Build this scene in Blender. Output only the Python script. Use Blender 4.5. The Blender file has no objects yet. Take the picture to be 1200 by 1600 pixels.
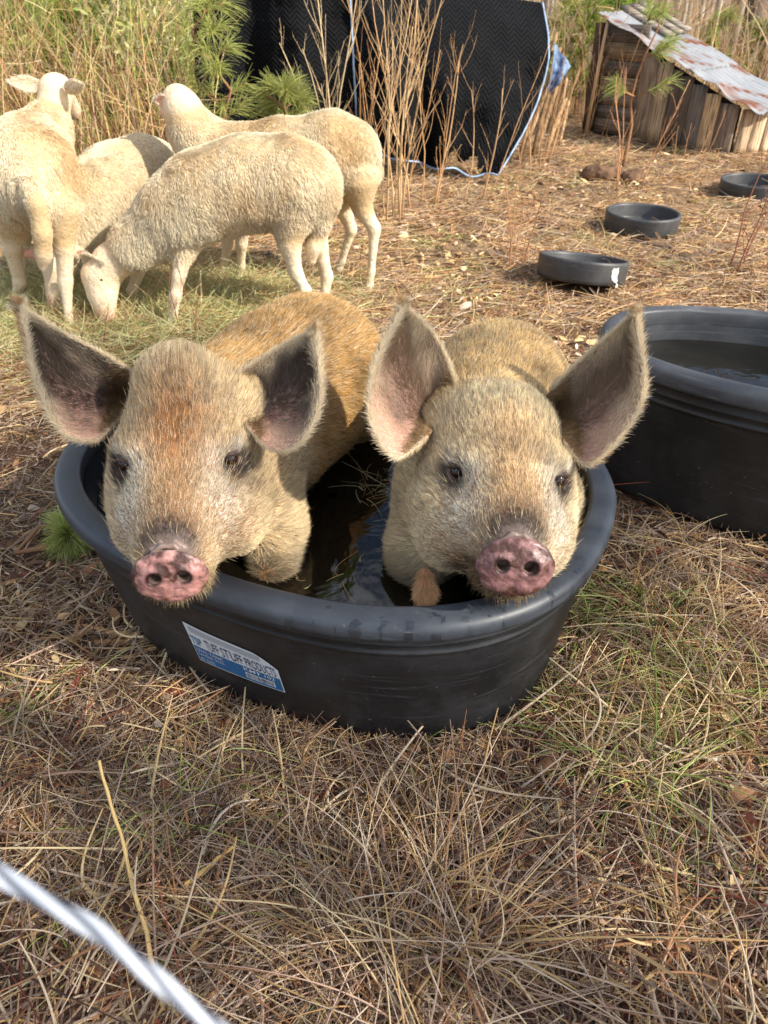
import bpy, math
import numpy as np
R = math.radians
col = bpy.context.scene.collection
sc = bpy.context.scene

# ------------------------------------------------------------------ camera
H, PT, FP = 1.15, 35.7, 1156.0
cd = bpy.data.cameras.new('camera'); cam = bpy.data.objects.new('camera', cd); col.objects.link(cam)
cam.location = (0, 0, H); cam.rotation_euler = (R(90 - PT), 0, 0)
cd.sensor_fit = 'VERTICAL'; cd.sensor_height = 36; cd.lens = 36 * FP / 1600
cd.clip_start = 0.02; cd.clip_end = 800
cd.dof.use_dof = True; cd.dof.focus_distance = 1.35; cd.dof.aperture_fstop = cd.lens / 3.3
sc.camera = cam
# ------------------------------------------------------------------ world, sun
SUN = np.array([0.80, -0.42, 0.66]); SUN /= np.linalg.norm(SUN)
w = bpy.data.worlds.new('World'); sc.world = w; w.use_nodes = True
nt = w.node_tree; nt.nodes.clear()
sky = nt.nodes.new('ShaderNodeTexSky'); sky.sky_type = 'NISHITA'; sky.sun_disc = False
sky.sun_elevation = math.asin(SUN[2]); sky.sun_rotation = math.atan2(SUN[0], SUN[1])
sky.air_density = 1.0; sky.dust_density = 1.5
bg = nt.nodes.new('ShaderNodeBackground'); bg.inputs[1].default_value = 0.13
wo = nt.nodes.new('ShaderNodeOutputWorld')
# thin white clouds in the real sky (they show in the water)
tc = nt.nodes.new('ShaderNodeTexCoord'); nz = nt.nodes.new('ShaderNodeTexNoise'); nz.inputs['Scale'].default_value = 3.2
nz.inputs['Detail'].default_value = 7
cr = nt.nodes.new('ShaderNodeValToRGB'); cr.color_ramp.elements[0].position = .5; cr.color_ramp.elements[1].position = .68
mx = nt.nodes.new('ShaderNodeMix'); mx.data_type = 'RGBA'; mx.inputs[7].default_value = (15, 15.3, 16, 1)
nt.links.new(tc.outputs['Generated'], nz.inputs['Vector']); nt.links.new(nz.outputs['Fac'], cr.inputs[0])
nt.links.new(cr.outputs[0], mx.inputs[0]); nt.links.new(sky.outputs[0], mx.inputs[6])
nt.links.new(mx.outputs[2], bg.inputs[0]); nt.links.new(bg.outputs[0], wo.inputs[0])
sd = bpy.data.lights.new('sun', 'SUN'); sd.energy = 5.0; sd.angle = R(0.6); sd.color = (1, .93, .82)
so = bpy.data.objects.new('sun', sd); col.objects.link(so)
from mathutils import Vector, Matrix
so.rotation_euler = Vector(SUN).to_track_quat('Z', 'Y').to_euler()
sc.view_settings.view_transform = 'Standard'; sc.view_settings.look = 'None'
sc.view_settings.gamma = 1; sc.view_settings.use_curve_mapping = False
sc.view_settings.exposure = 0.56
sc.render.engine = 'CYCLES'
sc.cycles.max_bounces = 6; sc.cycles.diffuse_bounces = 3; sc.cycles.glossy_bounces = 3
sc.cycles.transmission_bounces = 4; sc.cycles.transparent_max_bounces = 6
sc.cycles.use_denoising = True
sc.cycles.sample_clamp_indirect = 6
try:
    sc.cycles_curves.shape = 'RIBBONS'; sc.cycles_curves.subdivisions = 2
except Exception: pass

# ------------------------------------------------------------------ helpers
cP, sP = math.cos(R(PT)), math.sin(R(PT))
def ray(px, py):
    u = (800 - py) / FP; x = (px - 600) / FP
    return np.array([x, cP + u * sP, -sP + u * cP])
def D(px, py, d): return ray(px, py) * d + [0, 0, H]                 # point at camera depth d
def Y(px, py, y):
    r = ray(px, py); return r * (y / r[1]) + [0, 0, H]               # point at world distance y
def G(px, py, z=0.0):
    r = ray(px, py); return r * ((z - H) / r[2]) + [0, 0, H]         # point on a level plane

def tag(o, label=None, cat=None, group=None, kind=None):
    for k, v in (('label', label), ('category', cat), ('group', group), ('kind', kind)):
        if v: o[k] = v
    return o
def empty(name, loc=(0, 0, 0)):
    o = bpy.data.objects.new(name, None); col.objects.link(o); o.location = Vector(loc); o.empty_display_size = .05
    return o
def link(name, me, mat=None, parent=None):
    o = bpy.data.objects.new(name, me); col.objects.link(o)
    if mat is not None: me.materials.append(mat)
    if parent is not None:
        o.parent = parent
        rt = parent; off = Vector((0, 0, 0))
        while rt is not None: off += rt.location; rt = rt.parent
        o.location = -off
    return o
def mesh_np(name, V, F, mat=None, parent=None, smooth=True, vcol=None):
    """V (n,3); F list of arrays with 3 or 4 columns"""
    me = bpy.data.meshes.new(name)
    V = np.asarray(V, np.float32)
    if not isinstance(F, (list, tuple)): F = [F]
    F = [np.asarray(f, np.int32) for f in F if len(f)]
    nl = sum(f.size for f in F); npoly = sum(len(f) for f in F)
    me.vertices.add(len(V)); me.vertices.foreach_set('co', V.ravel())
    me.loops.add(nl); me.loops.foreach_set('vertex_index', np.concatenate([f.ravel() for f in F]))
    me.polygons.add(npoly)
    tot = np.concatenate([np.full(len(f), f.shape[1], np.int32) for f in F])
    me.polygons.foreach_set('loop_start', np.concatenate([[0], np.cumsum(tot)[:-1]]).astype(np.int32))
    me.polygons.foreach_set('loop_total', tot)
    me.update(calc_edges=True)
    if smooth: me.polygons.foreach_set('use_smooth', np.ones(npoly, bool))
    if vcol is not None:
        a = me.attributes.new('Col', 'FLOAT_COLOR', 'POINT')
        c = np.ones((len(V), 4), np.float32); c[:, :3] = vcol; a.data.foreach_set('color', c.ravel())
    return link(name, me, mat, parent)
class MB:
    """collects pieces, becomes one mesh"""
    def __init__(s): s.V = []; s.F3 = []; s.F4 = []; s.C = []; s.n = 0
    def add(s, V, F, c=None):
        V = np.asarray(V, float); F = np.asarray(F, int)
        (s.F3 if F.shape[1] == 3 else s.F4).append(F + s.n); s.V.append(V); s.n += len(V)
        if c is not None: s.C.append(np.broadcast_to(np.asarray(c, float), (len(V), 3)))
    def box(s, P0, ax, ay, az, c=None):
        P0, ax, ay, az = map(lambda q: np.asarray(q, float), (P0, ax, ay, az))
        V = [P0 + i * ax + j * ay + k * az for k in (0, 1) for j in (0, 1) for i in (0, 1)]
        s.add(V, [(0, 2, 3, 1), (4, 5, 7, 6), (0, 1, 5, 4), (2, 6, 7, 3), (0, 4, 6, 2), (1, 3, 7, 5)], c)
    def tube(s, P, r, k=6, c=None, cap=True):
        P = np.asarray(P, float); n = len(P); r = np.broadcast_to(np.asarray(r, float), (n,))
        T = np.gradient(P, axis=0); T /= np.linalg.norm(T, axis=1)[:, None] + 1e-9
        a = np.array([0, 0, 1.]) if abs(T[0, 2]) < .9 else np.array([1., 0, 0])
        U = np.cross(T, a); U /= np.linalg.norm(U, axis=1)[:, None] + 1e-9; W = np.cross(T, U)
        t = np.linspace(0, 2 * np.pi, k, endpoint=False)
        V = (P[:, None] + r[:, None, None] * (np.cos(t)[None, :, None] * U[:, None] + np.sin(t)[None, :, None] * W[:, None])).reshape(-1, 3)
        i = np.arange(n - 1)[:, None] * k; j = np.arange(k)[None]; jn = (j + 1) % k
        F = np.stack([i + j, i + jn, i + k + jn, i + k + j], -1).reshape(-1, 4)
        if cap:
            V = np.vstack([V, P[:1], P[-1:]]); m = n * k
            s.add(V, F, c); o = s.n - len(V); q = np.arange(k); qn = (q + 1) % k
            s.F3.append(np.stack([np.full(k, m), qn, q], -1) + o)
            s.F3.append(np.stack([np.full(k, m + 1), (n - 1) * k + q, (n - 1) * k + qn], -1) + o)
        else: s.add(V, F, c)
    def build(s, name, mat=None, parent=None, smooth=True):
        F = []
        if s.F4: F.append(np.concatenate(s.F4))
        if s.F3: F.append(np.concatenate(s.F3))
        return mesh_np(name, np.concatenate(s.V), F, mat, parent, smooth, np.concatenate(s.C) if s.C else None)
def grid_faces(n, m, wrap=False):
    i = np.arange(n - 1)[:, None]; j = np.arange(m if wrap else m - 1)[None]; jn = (j + 1) % m
    return np.stack([i * m + j, i * m + jn, (i + 1) * m + jn, (i + 1) * m + j], -1).reshape(-1, 4)
def vnoise(p, seed=0, sc_=1.0):
    """cheap smooth 3-D value noise, -1..1"""
    p = np.asarray(p, float) * sc_ + seed * 17.31
    i = np.floor(p).astype(np.int64); f = p - i; f = f * f * (3 - 2 * f)
    def h(a, b, c): 
        q = (a * 374761393 + b * 668265263 + c * 2147483647 + seed * 97) & 0x7fffffff
        q = ((q ^ (q >> 13)) * 1274126177) & 0x7fffffff
        return ((q ^ (q >> 16)) & 0xffff) / 32767.5 - 1
    r = 0
    for dx in (0, 1):
        for dy in (0, 1):
            for dz in (0, 1):
                wt = (f[..., 0] if dx else 1 - f[..., 0]) * (f[..., 1] if dy else 1 - f[..., 1]) * (f[..., 2] if dz else 1 - f[..., 2])
                r = r + wt * h(i[..., 0] + dx, i[..., 1] + dy, i[..., 2] + dz)
    return r
def fbm(p, seed=0, sc_=1.0, o=3):
    return sum(vnoise(p, seed + k, sc_ * 2 ** k) * .5 ** k for k in range(o))
def nrm(v): return v / (np.linalg.norm(v, axis=-1, keepdims=True) + 1e-9)
def srgb(r, g, b):
    c = np.array([r, g, b]) / 255.; return np.where(c < .04045, c / 12.92, ((c + .055) / 1.055) ** 2.4)

# ------------------------------------------------------------------ materials
def mat(name, base=(.5, .5, .5), rough=.6, spec=.4, attr=False, noise=None, bump=None, metal=0, build=None, transl=0):
    m = bpy.data.materials.new(name); m.use_nodes = True; t = m.node_tree; N = t.nodes; L = t.links
    b = N['Principled BSDF']; b.inputs['Roughness'].default_value = rough; b.inputs['Metallic'].default_value = metal
    b.inputs['Specular IOR Level'].default_value = spec; b.inputs['Base Color'].default_value = (*base, 1)
    src = None
    if attr:
        a = N.new('ShaderNodeAttribute'); a.attribute_name = 'Col'; src = a.outputs['Color']
    tc = N.new('ShaderNodeTexCoord')
    if noise:       # list of (scale, lo, hi, colour): mix colour in where noise lies in lo..hi
        for (s_, lo, hi, c_) in noise:
            n = N.new('ShaderNodeTexNoise'); n.inputs['Detail'].default_value = 6
            if isinstance(s_, tuple):
                mp = N.new('ShaderNodeMapping'); mp.inputs['Scale'].default_value = s_; L.new(tc.outputs['Object'], mp.inputs[0]); L.new(mp.outputs[0], n.inputs['Vector']); n.inputs['Scale'].default_value = 1
            else:
                n.inputs['Scale'].default_value = s_; L.new(tc.outputs['Object'], n.inputs['Vector'])
            r_ = N.new('ShaderNodeMapRange'); r_.inputs[1].default_value = lo; r_.inputs[2].default_value = hi
            L.new(n.outputs['Fac'], r_.inputs[0])
            x = N.new('ShaderNodeMix'); x.data_type = 'RGBA'; x.inputs[7].default_value = (*c_, 1)
            if src is None: x.inputs[6].default_value = (*base, 1)
            else: L.new(src, x.inputs[6])
            L.new(r_.outputs[0], x.inputs[0]); src = x.outputs[2]
    if src is not None: L.new(src, b.inputs['Base Color'])
    if bump:        # (scale, strength, distance)
        n = N.new('ShaderNodeTexNoise'); n.inputs['Detail'].default_value = 5
        if isinstance(bump[0], tuple):
            mp = N.new('ShaderNodeMapping'); mp.inputs['Scale'].default_value = bump[0]; L.new(tc.outputs['Object'], mp.inputs[0]); L.new(mp.outputs[0], n.inputs['Vector']); n.inputs['Scale'].default_value = 1
        else:
            n.inputs['Scale'].default_value = bump[0]; L.new(tc.outputs['Object'], n.inputs['Vector'])
        bp = N.new('ShaderNodeBump'); bp.inputs['Strength'].default_value = bump[1]; bp.inputs['Distance'].default_value = bump[2]
        L.new(n.outputs['Fac'], bp.inputs['Height']); L.new(bp.outputs[0], b.inputs['Normal'])
    if transl:
        tr = N.new('ShaderNodeBsdfTranslucent'); ms = N.new('ShaderNodeMixShader'); ms.inputs[0].default_value = transl
        if src is not None: L.new(src, tr.inputs[0])
        else: tr.inputs[0].default_value = (*base, 1)
        L.new(b.outputs[0], ms.inputs[1]); L.new(tr.outputs[0], ms.inputs[2]); L.new(ms.outputs[0], N['Material Output'].inputs[0])
    if build: build(m, N, L, b, tc, src)
    return m

M = {}
M['hair'] = mat('hair', attr=True, rough=.42, spec=.35, transl=.25)
M['wool'] = mat('wool', attr=True, rough=.8, spec=.15, transl=.3)
M['straw'] = mat('straw', attr=True, rough=.6, spec=.25, transl=.2)
M['leaf'] = mat('leaf', attr=True, rough=.55, spec=.3, transl=.35)
M['skin'] = mat('skin', attr=True, rough=.55, spec=.3, bump=(140, .4, .004))
M['woolskin'] = mat('woolskin', attr=True, rough=.9, spec=.1, bump=(60, .6, .01))
M['bark'] = mat('bark', attr=True, rough=.9, spec=.15, bump=((40, 40, 8), .6, .01))
M['twig'] = mat('twig', attr=True, rough=.75, spec=.2, bump=(150, .4, .003))

# ------------------------------------------------------------------ surface nets from a distance field
def smin(a, b, k):
    h = np.clip(.5 + .5 * (b - a) / k, 0, 1); return b + (a - b) * h - k * h * (1 - h)
def sd_cone(P, a, b, ra, rb):
    a = np.asarray(a, np.float32); b = np.asarray(b, np.float32); ab = b - a; L2 = float(ab @ ab) + 1e-12
    t = np.clip(((P - a) @ ab) / L2, 0, 1)
    d = P - a - t[..., None] * ab
    return np.sqrt((d * d).sum(-1)) - (ra + (rb - ra) * t)
def sd_ell(P, c, rad, Rm=None):
    q = P - np.asarray(c, np.float32)
    if Rm is not None: q = q @ np.asarray(Rm, np.float32)            # columns of Rm are the ellipsoid's axes
    rad = np.asarray(rad, np.float32)
    k0 = np.sqrt(((q / rad) ** 2).sum(-1)); k1 = np.sqrt(((q / rad ** 2) ** 2).sum(-1)) + 1e-9
    return k0 * (k0 - 1) / k1
def surface(prims, h, pad=.03, smooth_it=1):
    """prims: list of (op, k, fn, centre, reach): op '+' or '-'. Evaluates the field on a grid and extracts quads."""
    lo = np.min([p[3] - p[4] for p in prims if p[0] == '+'], 0) - pad; hi = np.max([p[3] + p[4] for p in prims if p[0] == '+'], 0) + pad
    n = np.ceil((hi - lo) / h).astype(int) + 1
    ax = [(lo[i] + h * np.arange(n[i])).astype(np.float32) for i in range(3)]
    Fd = np.full(n, .5, np.float32)
    for op, k, fn, c, rch in prims:
        a = np.maximum(np.floor((c - rch - k - 3 * h - lo) / h).astype(int), 0); b = np.minimum(np.ceil((c + rch + k + 3 * h - lo) / h).astype(int) + 1, n)
        if (b <= a).any(): continue
        s_ = tuple(slice(a[i], b[i]) for i in range(3))
        P = np.stack(np.meshgrid(*[ax[i][s_[i]] for i in range(3)], indexing='ij'), -1)
        d = fn(P)
        Fd[s_] = smin(Fd[s_], d, k) if op == '+' else -smin(-Fd[s_], d, k)
    S = Fd < 0
    cell = np.zeros(np.array(n) - 1, np.int8)
    for dx in (0, 1):
        for dy in (0, 1):
            for dz in (0, 1): cell += S[dx:n[0] - 1 + dx, dy:n[1] - 1 + dy, dz:n[2] - 1 + dz]
    act = (cell > 0) & (cell < 8); idx = np.argwhere(act)
    acc = np.zeros((len(idx), 3)); cnt = np.zeros(len(idx))
    cor = [(x, y, z) for x in (0, 1) for y in (0, 1) for z in (0, 1)]
    val = {c: Fd[idx[:, 0] + c[0], idx[:, 1] + c[1], idx[:, 2] + c[2]] for c in cor}
    for c in cor:
        for k in range(3):
            if c[k] == 0:
                e = list(c); e[k] = 1; e = tuple(e); va, vb = val[c], val[e]; m = (va < 0) != (vb < 0)
                t = np.where(m, va / (va - vb + 1e-12), 0)
                p = np.array(c, float)[None] + t[:, None] * (np.array(e) - np.array(c))[None]
                acc += np.where(m[:, None], p, 0); cnt += m
    V = lo + h * (idx + acc / cnt[:, None])
    vid = np.full(act.shape, -1, np.int64); vid[tuple(idx.T)] = np.arange(len(idx))
    Fq = []
    for k in range(3):
        sl0 = [slice(1, n[i] - 1) for i in range(3)]; sl0[k] = slice(0, n[k] - 1); sl1 = list(sl0); sl1[k] = slice(1, n[k])
        A = S[tuple(sl0)]; B = S[tuple(sl1)]; e = np.argwhere(A != B)
        off = np.array([1, 1, 1]); off[k] = 0; e = e + off
        inside = S[tuple(e.T)]
        u, v = [(1, 2), (2, 0), (0, 1)][k]
        def g(du, dv):
            q = e.copy(); q[:, u] -= du; q[:, v] -= dv; return vid[tuple(q.T)]
        q = np.stack([g(0, 0), g(1, 0), g(1, 1), g(0, 1)], -1)
        q[~inside] = q[~inside][:, ::-1]
        Fq.append(q)
    Fq = np.concatenate(Fq); Fq = Fq[(Fq >= 0).all(1)]
    for _ in range(smooth_it):
        acc = np.zeros_like(V); c_ = np.zeros(len(V))
        for a_, b_ in ((0, 1), (1, 2), (2, 3), (3, 0)):
            np.add.at(acc, Fq[:, a_], V[Fq[:, b_]]); np.add.at(acc, Fq[:, b_], V[Fq[:, a_]]); np.add.at(c_, Fq[:, a_], 1); np.add.at(c_, Fq[:, b_], 1)
        V = V * .4 + .6 * acc / np.maximum(c_, 1)[:, None]
    fn = np.cross(V[Fq[:, 2]] - V[Fq[:, 0]], V[Fq[:, 3]] - V[Fq[:, 1]])
    Nn = np.zeros_like(V)
    for a_ in range(4): np.add.at(Nn, Fq[:, a_], fn)
    return V, Fq, nrm(Nn)
def cone(a, b, ra, rb, k=.03, op='+'):
    a = np.array(a, float); b = np.array(b, float); c = (a + b) / 2; r_ = np.abs(b - a) / 2 + max(ra, rb)
    return (op, k, lambda P: sd_cone(P, a, b, ra, rb), c, r_)
def ell(c, rad, k=.03, Rm=None, op='+'):
    c = np.array(c, float); r_ = np.full(3, max(rad))
    return (op, k, lambda P: sd_ell(P, c, rad, Rm), c, r_)
def sample(V, F, N, n, rng, weight=None):
    A = .5 * np.linalg.norm(np.cross(V[F[:, 2]] - V[F[:, 0]], V[F[:, 3]] - V[F[:, 1]]), axis=1)
    if weight is not None: A = A * weight(V[F].mean(1), nrm(N[F].mean(1)))
    f = rng.choice(len(F), n, p=A / A.sum()); u = rng.random(n)[:, None]; v = rng.random(n)[:, None]
    def q(X): return (X[F[f, 0]] * (1 - u) + X[F[f, 1]] * u) * (1 - v) + (X[F[f, 3]] * (1 - u) + X[F[f, 2]] * u) * v
    return q(V), nrm(q(N))

def strands(name, root, d, L, rad, c, mat_, parent=None, bend=None, npts=4, tip=.15, wob=0, rng=None):
    """hair-like strands as one Curves object; d unit direction, bend added with t^2"""
    n = len(root); L = np.broadcast_to(np.asarray(L, float), (n,)); rad = np.broadcast_to(np.asarray(rad, float), (n,))
    t = np.linspace(0, 1, npts)[None, :, None]
    P = root[:, None] + d[:, None] * L[:, None, None] * t
    if bend is not None: P = P + bend[:, None] * L[:, None, None] * t ** 2
    if wob: P[:, 1:] += rng.normal(size=(n, npts - 1, 3)) * wob * L[:, None, None] * t[:, 1:]
    rr = rad[:, None] * (1 - (1 - tip) * t[0, :, 0][None] ** 1.5)
    cu = bpy.data.hair_curves.new(name); cu.add_curves([npts] * n)
    cu.attributes['position'].data.foreach_set('vector', P.astype(np.float32).ravel())
    ra = cu.attributes.get('radius') or cu.attributes.new('radius', 'FLOAT', 'POINT')
    ra.data.foreach_set('value', rr.astype(np.float32).ravel())
    ca = cu.attributes.new('Col', 'FLOAT_COLOR', 'CURVE')
    cc = np.ones((n, 4), np.float32); cc[:, :3] = np.clip(c, 0, 1); ca.data.foreach_set('color', cc.ravel())
    return link(name, cu, mat_, parent)
def sst(a, b, x):
    t = np.clip((x - a) / (b - a), 0, 1); return t * t * (3 - 2 * t)
def mixc(c, c2, f): return c * (1 - f[:, None]) + np.asarray(c2)[None] * f[:, None]

# ------------------------------------------------------------------ tub geometry (oval)
TUB = dict(cx=-.109, cy=1.272, r=-.449, n=2.373)
TANK = dict(cx=1.09, cy=1.69, r=-.44, n=2.35)
def oval(T, a, b, th):
    c, s = np.cos(th), np.sin(th); n = T['n']
    x = a * np.sign(c) * np.abs(c) ** (2 / n); y = b * np.sign(s) * np.abs(s) ** (2 / n)
    return T['cx'] + x * math.cos(T['r']) - y * math.sin(T['r']), T['cy'] + x * math.sin(T['r']) + y * math.cos(T['r'])
def in_oval(T, a, b, x, y, grow=0):
    dx = x - T['cx']; dy = y - T['cy']; c, s = math.cos(T['r']), math.sin(T['r'])
    u = (dx * c + dy * s) / (a + grow); v = (-dx * s + dy * c) / (b + grow)
    return np.abs(u) ** T['n'] + np.abs(v) ** T['n'] < 1
PANS = [(1.457, 4.362, .20), (2.429, 5.212, .20), (.912, 3.43, .20)]

# ------------------------------------------------------------------ ground
def gh(x, y):
    x = np.asarray(x, float); y = np.asarray(y, float)
    p = np.stack([x, y, np.zeros_like(x)], -1)
    near = np.exp(-np.maximum(y - 3, 0) / 6)
    z = .018 * fbm(p, 3, 1.7, 2) + .012 * fbm(p, 9, 5, 3) * near + .006 * fbm(p, 5, 19, 2) * near
    far = np.maximum(np.hypot(x, y) - 9, 0)
    z = z + .05 * np.minimum(far, 20) / 20 * fbm(p, 12, .25, 2)
    flat = np.ones_like(x)
    for T, a, b in ((TUB, .5, .35), (TANK, .53, .27)):
        dx = x - T['cx']; dy = y - T['cy']; c, s = math.cos(T['r']), math.sin(T['r'])
        q = np.hypot((dx * c + dy * s) / a, (-dx * s + dy * c) / b); flat *= sst(.95, 1.45, q)
    return z * flat - .004
def build_ground():
    def axis(lims):
        out = [];
        for a, b, s in lims: out.append(np.arange(a, b, s))
        return np.concatenate(out + [[lims[-1][1]]])
    xs = axis([(-300, -40, 20), (-40, -8, 1.5), (-8, -2.5, .12), (-2.5, 2.5, .022), (2.5, 8, .12), (8, 40, 1.5), (40, 300, 20)])
    ys = axis([(-40, -3, 2), (-3, .2, .12), (.2, 3.2, .022), (3.2, 9, .06), (9, 30, .7), (30, 300, 15)])
    X, Yy = np.meshgrid(xs, ys); V = np.stack([X.ravel(), Yy.ravel(), gh(X, Yy).ravel()], -1)
    def bld(m, N, L, b, tc, src): pass
    mt = mat('soil', (.12, .072, .045), .95, .1, noise=[(2.2, .4, .62, (.085, .052, .035)), (9, .42, .6, (.16, .095, .055)), (40, .5, .68, (.05, .032, .022)), (120, .52, .66, (.24, .15, .08))], bump=(70, .9, .02))
    # beyond the clearing: pale leaf litter, warmer with distance
    t = mt.node_tree; N = t.nodes; L = t.links; b = N['Principled BSDF']; src = b.inputs['Base Color'].links[0].from_socket
    g = N.new('ShaderNodeNewGeometry'); sp = N.new('ShaderNodeSeparateXYZ'); L.new(g.outputs['Position'], sp.inputs[0])
    mr = N.new('ShaderNodeMapRange'); mr.inputs[1].default_value = 2.0; mr.inputs[2].default_value = 3.6; L.new(sp.outputs['Y'], mr.inputs[0])
    n2 = N.new('ShaderNodeTexNoise'); n2.inputs['Scale'].default_value = 14; n2.inputs['Detail'].default_value = 8; L.new(g.outputs['Position'], n2.inputs['Vector'])
    rp = N.new('ShaderNodeValToRGB'); e = rp.color_ramp.elements; e[0].position = .36; e[0].color = (.13, .08, .045, 1); e[1].position = .66; e[1].color = (.40, .27, .15, 1)
    L.new(n2.outputs['Fac'], rp.inputs[0])
    x = N.new('ShaderNodeMix'); x.data_type = 'RGBA'; L.new(mr.outputs[0], x.inputs[0]); L.new(src, x.inputs[6]); L.new(rp.outputs[0], x.inputs[7]); L.new(x.outputs[2], b.inputs['Base Color'])
    o = mesh_np('ground', V, grid_faces(len(ys), len(xs)), mt); tag(o, 'brown soil covered with dead leaves and straw', kind='structure')
build_ground()

# ------------------------------------------------------------------ black plastic
def plastic(name, base, dusty, wet=False, zl=.33):
    def bld(m, N, L, b, tc, src):
        n = N.new('ShaderNodeTexNoise'); n.inputs['Scale'].default_value = 5; n.inputs['Detail'].default_value = 9; n.inputs['Roughness'].default_value = .7
        L.new(tc.outputs['Object'], n.inputs['Vector'])
        mp = N.new('ShaderNodeMapping'); mp.inputs['Scale'].default_value = (3, 3, 60); L.new(tc.outputs['Object'], mp.inputs[0])
        n2 = N.new('ShaderNodeTexNoise'); n2.inputs['Scale'].default_value = 1.2; n2.inputs['Detail'].default_value = 8; n2.inputs['Distortion'].default_value = 1.5; L.new(mp.outputs[0], n2.inputs['Vector'])
        r1 = N.new('ShaderNodeMapRange'); r1.inputs[1].default_value = .45; r1.inputs[2].default_value = .75; L.new(n.outputs['Fac'], r1.inputs[0])
        r2 = N.new('ShaderNodeMapRange'); r2.inputs[1].default_value = .58; r2.inputs[2].default_value = .72; L.new(n2.outputs['Fac'], r2.inputs[0])
        ad = N.new('ShaderNodeMath'); ad.operation = 'MAXIMUM'; L.new(r1.outputs[0], ad.inputs[0]); L.new(r2.outputs[0], ad.inputs[1])
        # dried splashes of mud low on the wall
        g = N.new('ShaderNodeNewGeometry'); sp = N.new('ShaderNodeSeparateXYZ'); L.new(g.outputs['Position'], sp.inputs[0])
        x = N.new('ShaderNodeMix'); x.data_type = 'RGBA'; x.inputs[6].default_value = (*base, 1); x.inputs[7].default_value = (*dusty, 1); L.new(ad.outputs[0], x.inputs[0])
        sp2 = N.new('ShaderNodeTexNoise'); sp2.inputs['Scale'].default_value = 90; sp2.inputs['Detail'].default_value = 3; L.new(tc.outputs['Object'], sp2.inputs['Vector'])
        r3 = N.new('ShaderNodeMapRange'); r3.inputs[1].default_value = .7; r3.inputs[2].default_value = .74; L.new(sp2.outputs['Fac'], r3.inputs[0])
        x2 = N.new('ShaderNodeMix'); x2.data_type = 'RGBA'; x2.inputs[7].default_value = (.11, .09, .07, 1); L.new(r3.outputs[0], x2.inputs[0]); L.new(x.outputs[2], x2.inputs[6])
        L.new(x2.outputs[2], b.inputs['Base Color'])
        r4 = N.new('ShaderNodeMapRange'); r4.inputs[3].default_value = .33; r4.inputs[4].default_value = .62; L.new(n.outputs['Fac'], r4.inputs[0])
        rough = r4.outputs[0]
        if wet:     # drips running over the lip
            mp3 = N.new('ShaderNodeMapping'); mp3.inputs['Scale'].default_value = (42, 42, 9); L.new(tc.outputs['Object'], mp3.inputs[0])
            n3 = N.new('ShaderNodeTexNoise'); n3.inputs['Scale'].default_value = 1; n3.inputs['Detail'].default_value = 2; L.new(mp3.outputs[0], n3.inputs['Vector'])
            r5 = N.new('ShaderNodeMapRange'); r5.inputs[1].default_value = .57; r5.inputs[2].default_value = .66; L.new(n3.outputs['Fac'], r5.inputs[0])
            # only where the pigs drip, along the front
            md = N.new('ShaderNodeVectorMath'); md.operation = 'DISTANCE'; md.inputs[1].default_value = (.10, .84, .35); L.new(g.outputs['Position'], md.inputs[0])
            r7 = N.new('ShaderNodeMapRange'); r7.inputs[1].default_value = .30; r7.inputs[2].default_value = .20; L.new(md.outputs['Value'], r7.inputs[0])
            mu7 = N.new('ShaderNodeMath'); mu7.operation = 'MULTIPLY'; L.new(r5.outputs[0], mu7.inputs[0]); L.new(r7.outputs[0], mu7.inputs[1])
            x3 = N.new('ShaderNodeMix'); x3.data_type = 'RGBA'; x3.inputs[7].default_value = (.024, .028, .035, 1); L.new(mu7.outputs[0], x3.inputs[0]); L.new(x2.outputs[2], x3.inputs[6]); L.new(x3.outputs[2], b.inputs['Base Color'])
            mr_ = N.new('ShaderNodeMix'); mr_.data_type = 'FLOAT'; L.new(mu7.outputs[0], mr_.inputs[0]); L.new(rough, mr_.inputs[2]); mr_.inputs[3].default_value = .08; rough = mr_.outputs[0]
        L.new(rough, b.inputs['Roughness'])
        bp = N.new('ShaderNodeBump'); bp.inputs['Strength'].default_value = .25; bp.inputs['Distance'].default_value = .004; L.new(n.outputs['Fac'], bp.inputs['Height']); L.new(bp.outputs[0], b.inputs['Normal'])
    return mat(name, base, .5, .5, build=bld)
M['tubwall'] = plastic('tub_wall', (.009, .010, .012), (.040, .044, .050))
M['tublip'] = plastic('tub_lip', (.032, .038, .048), (.070, .081, .097), wet=True)  # bluish grey lip tone carries the sky's reflection in its colour
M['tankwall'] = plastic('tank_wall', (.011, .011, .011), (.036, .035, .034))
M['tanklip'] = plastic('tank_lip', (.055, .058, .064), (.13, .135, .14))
M['pan'] = plastic('pan_rubber', (.035, .036, .038), (.09, .09, .09))
def water_mat(name, c):
    def bld(m, N, L, b, tc, src):
        b.inputs['IOR'].default_value = 1.42
        n = N.new('ShaderNodeTexNoise'); n.inputs['Scale'].default_value = 7; n.inputs['Detail'].default_value = 3; n.inputs['Distortion'].default_value = .8
        L.new(tc.outputs['Object'], n.inputs['Vector'])
        bp = N.new('ShaderNodeBump'); bp.inputs['Strength'].default_value = .12; bp.inputs['Distance'].default_value = .03; L.new(n.outputs['Fac'], bp.inputs['Height']); L.new(bp.outputs[0], b.inputs['Normal'])
    return mat(name, c, .02, .5, build=bld)
M['water'] = water_mat('muddy_water', (.006, .0045, .0025)); M['water2'] = water_mat('tank_water', (.012, .011, .008))
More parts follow.
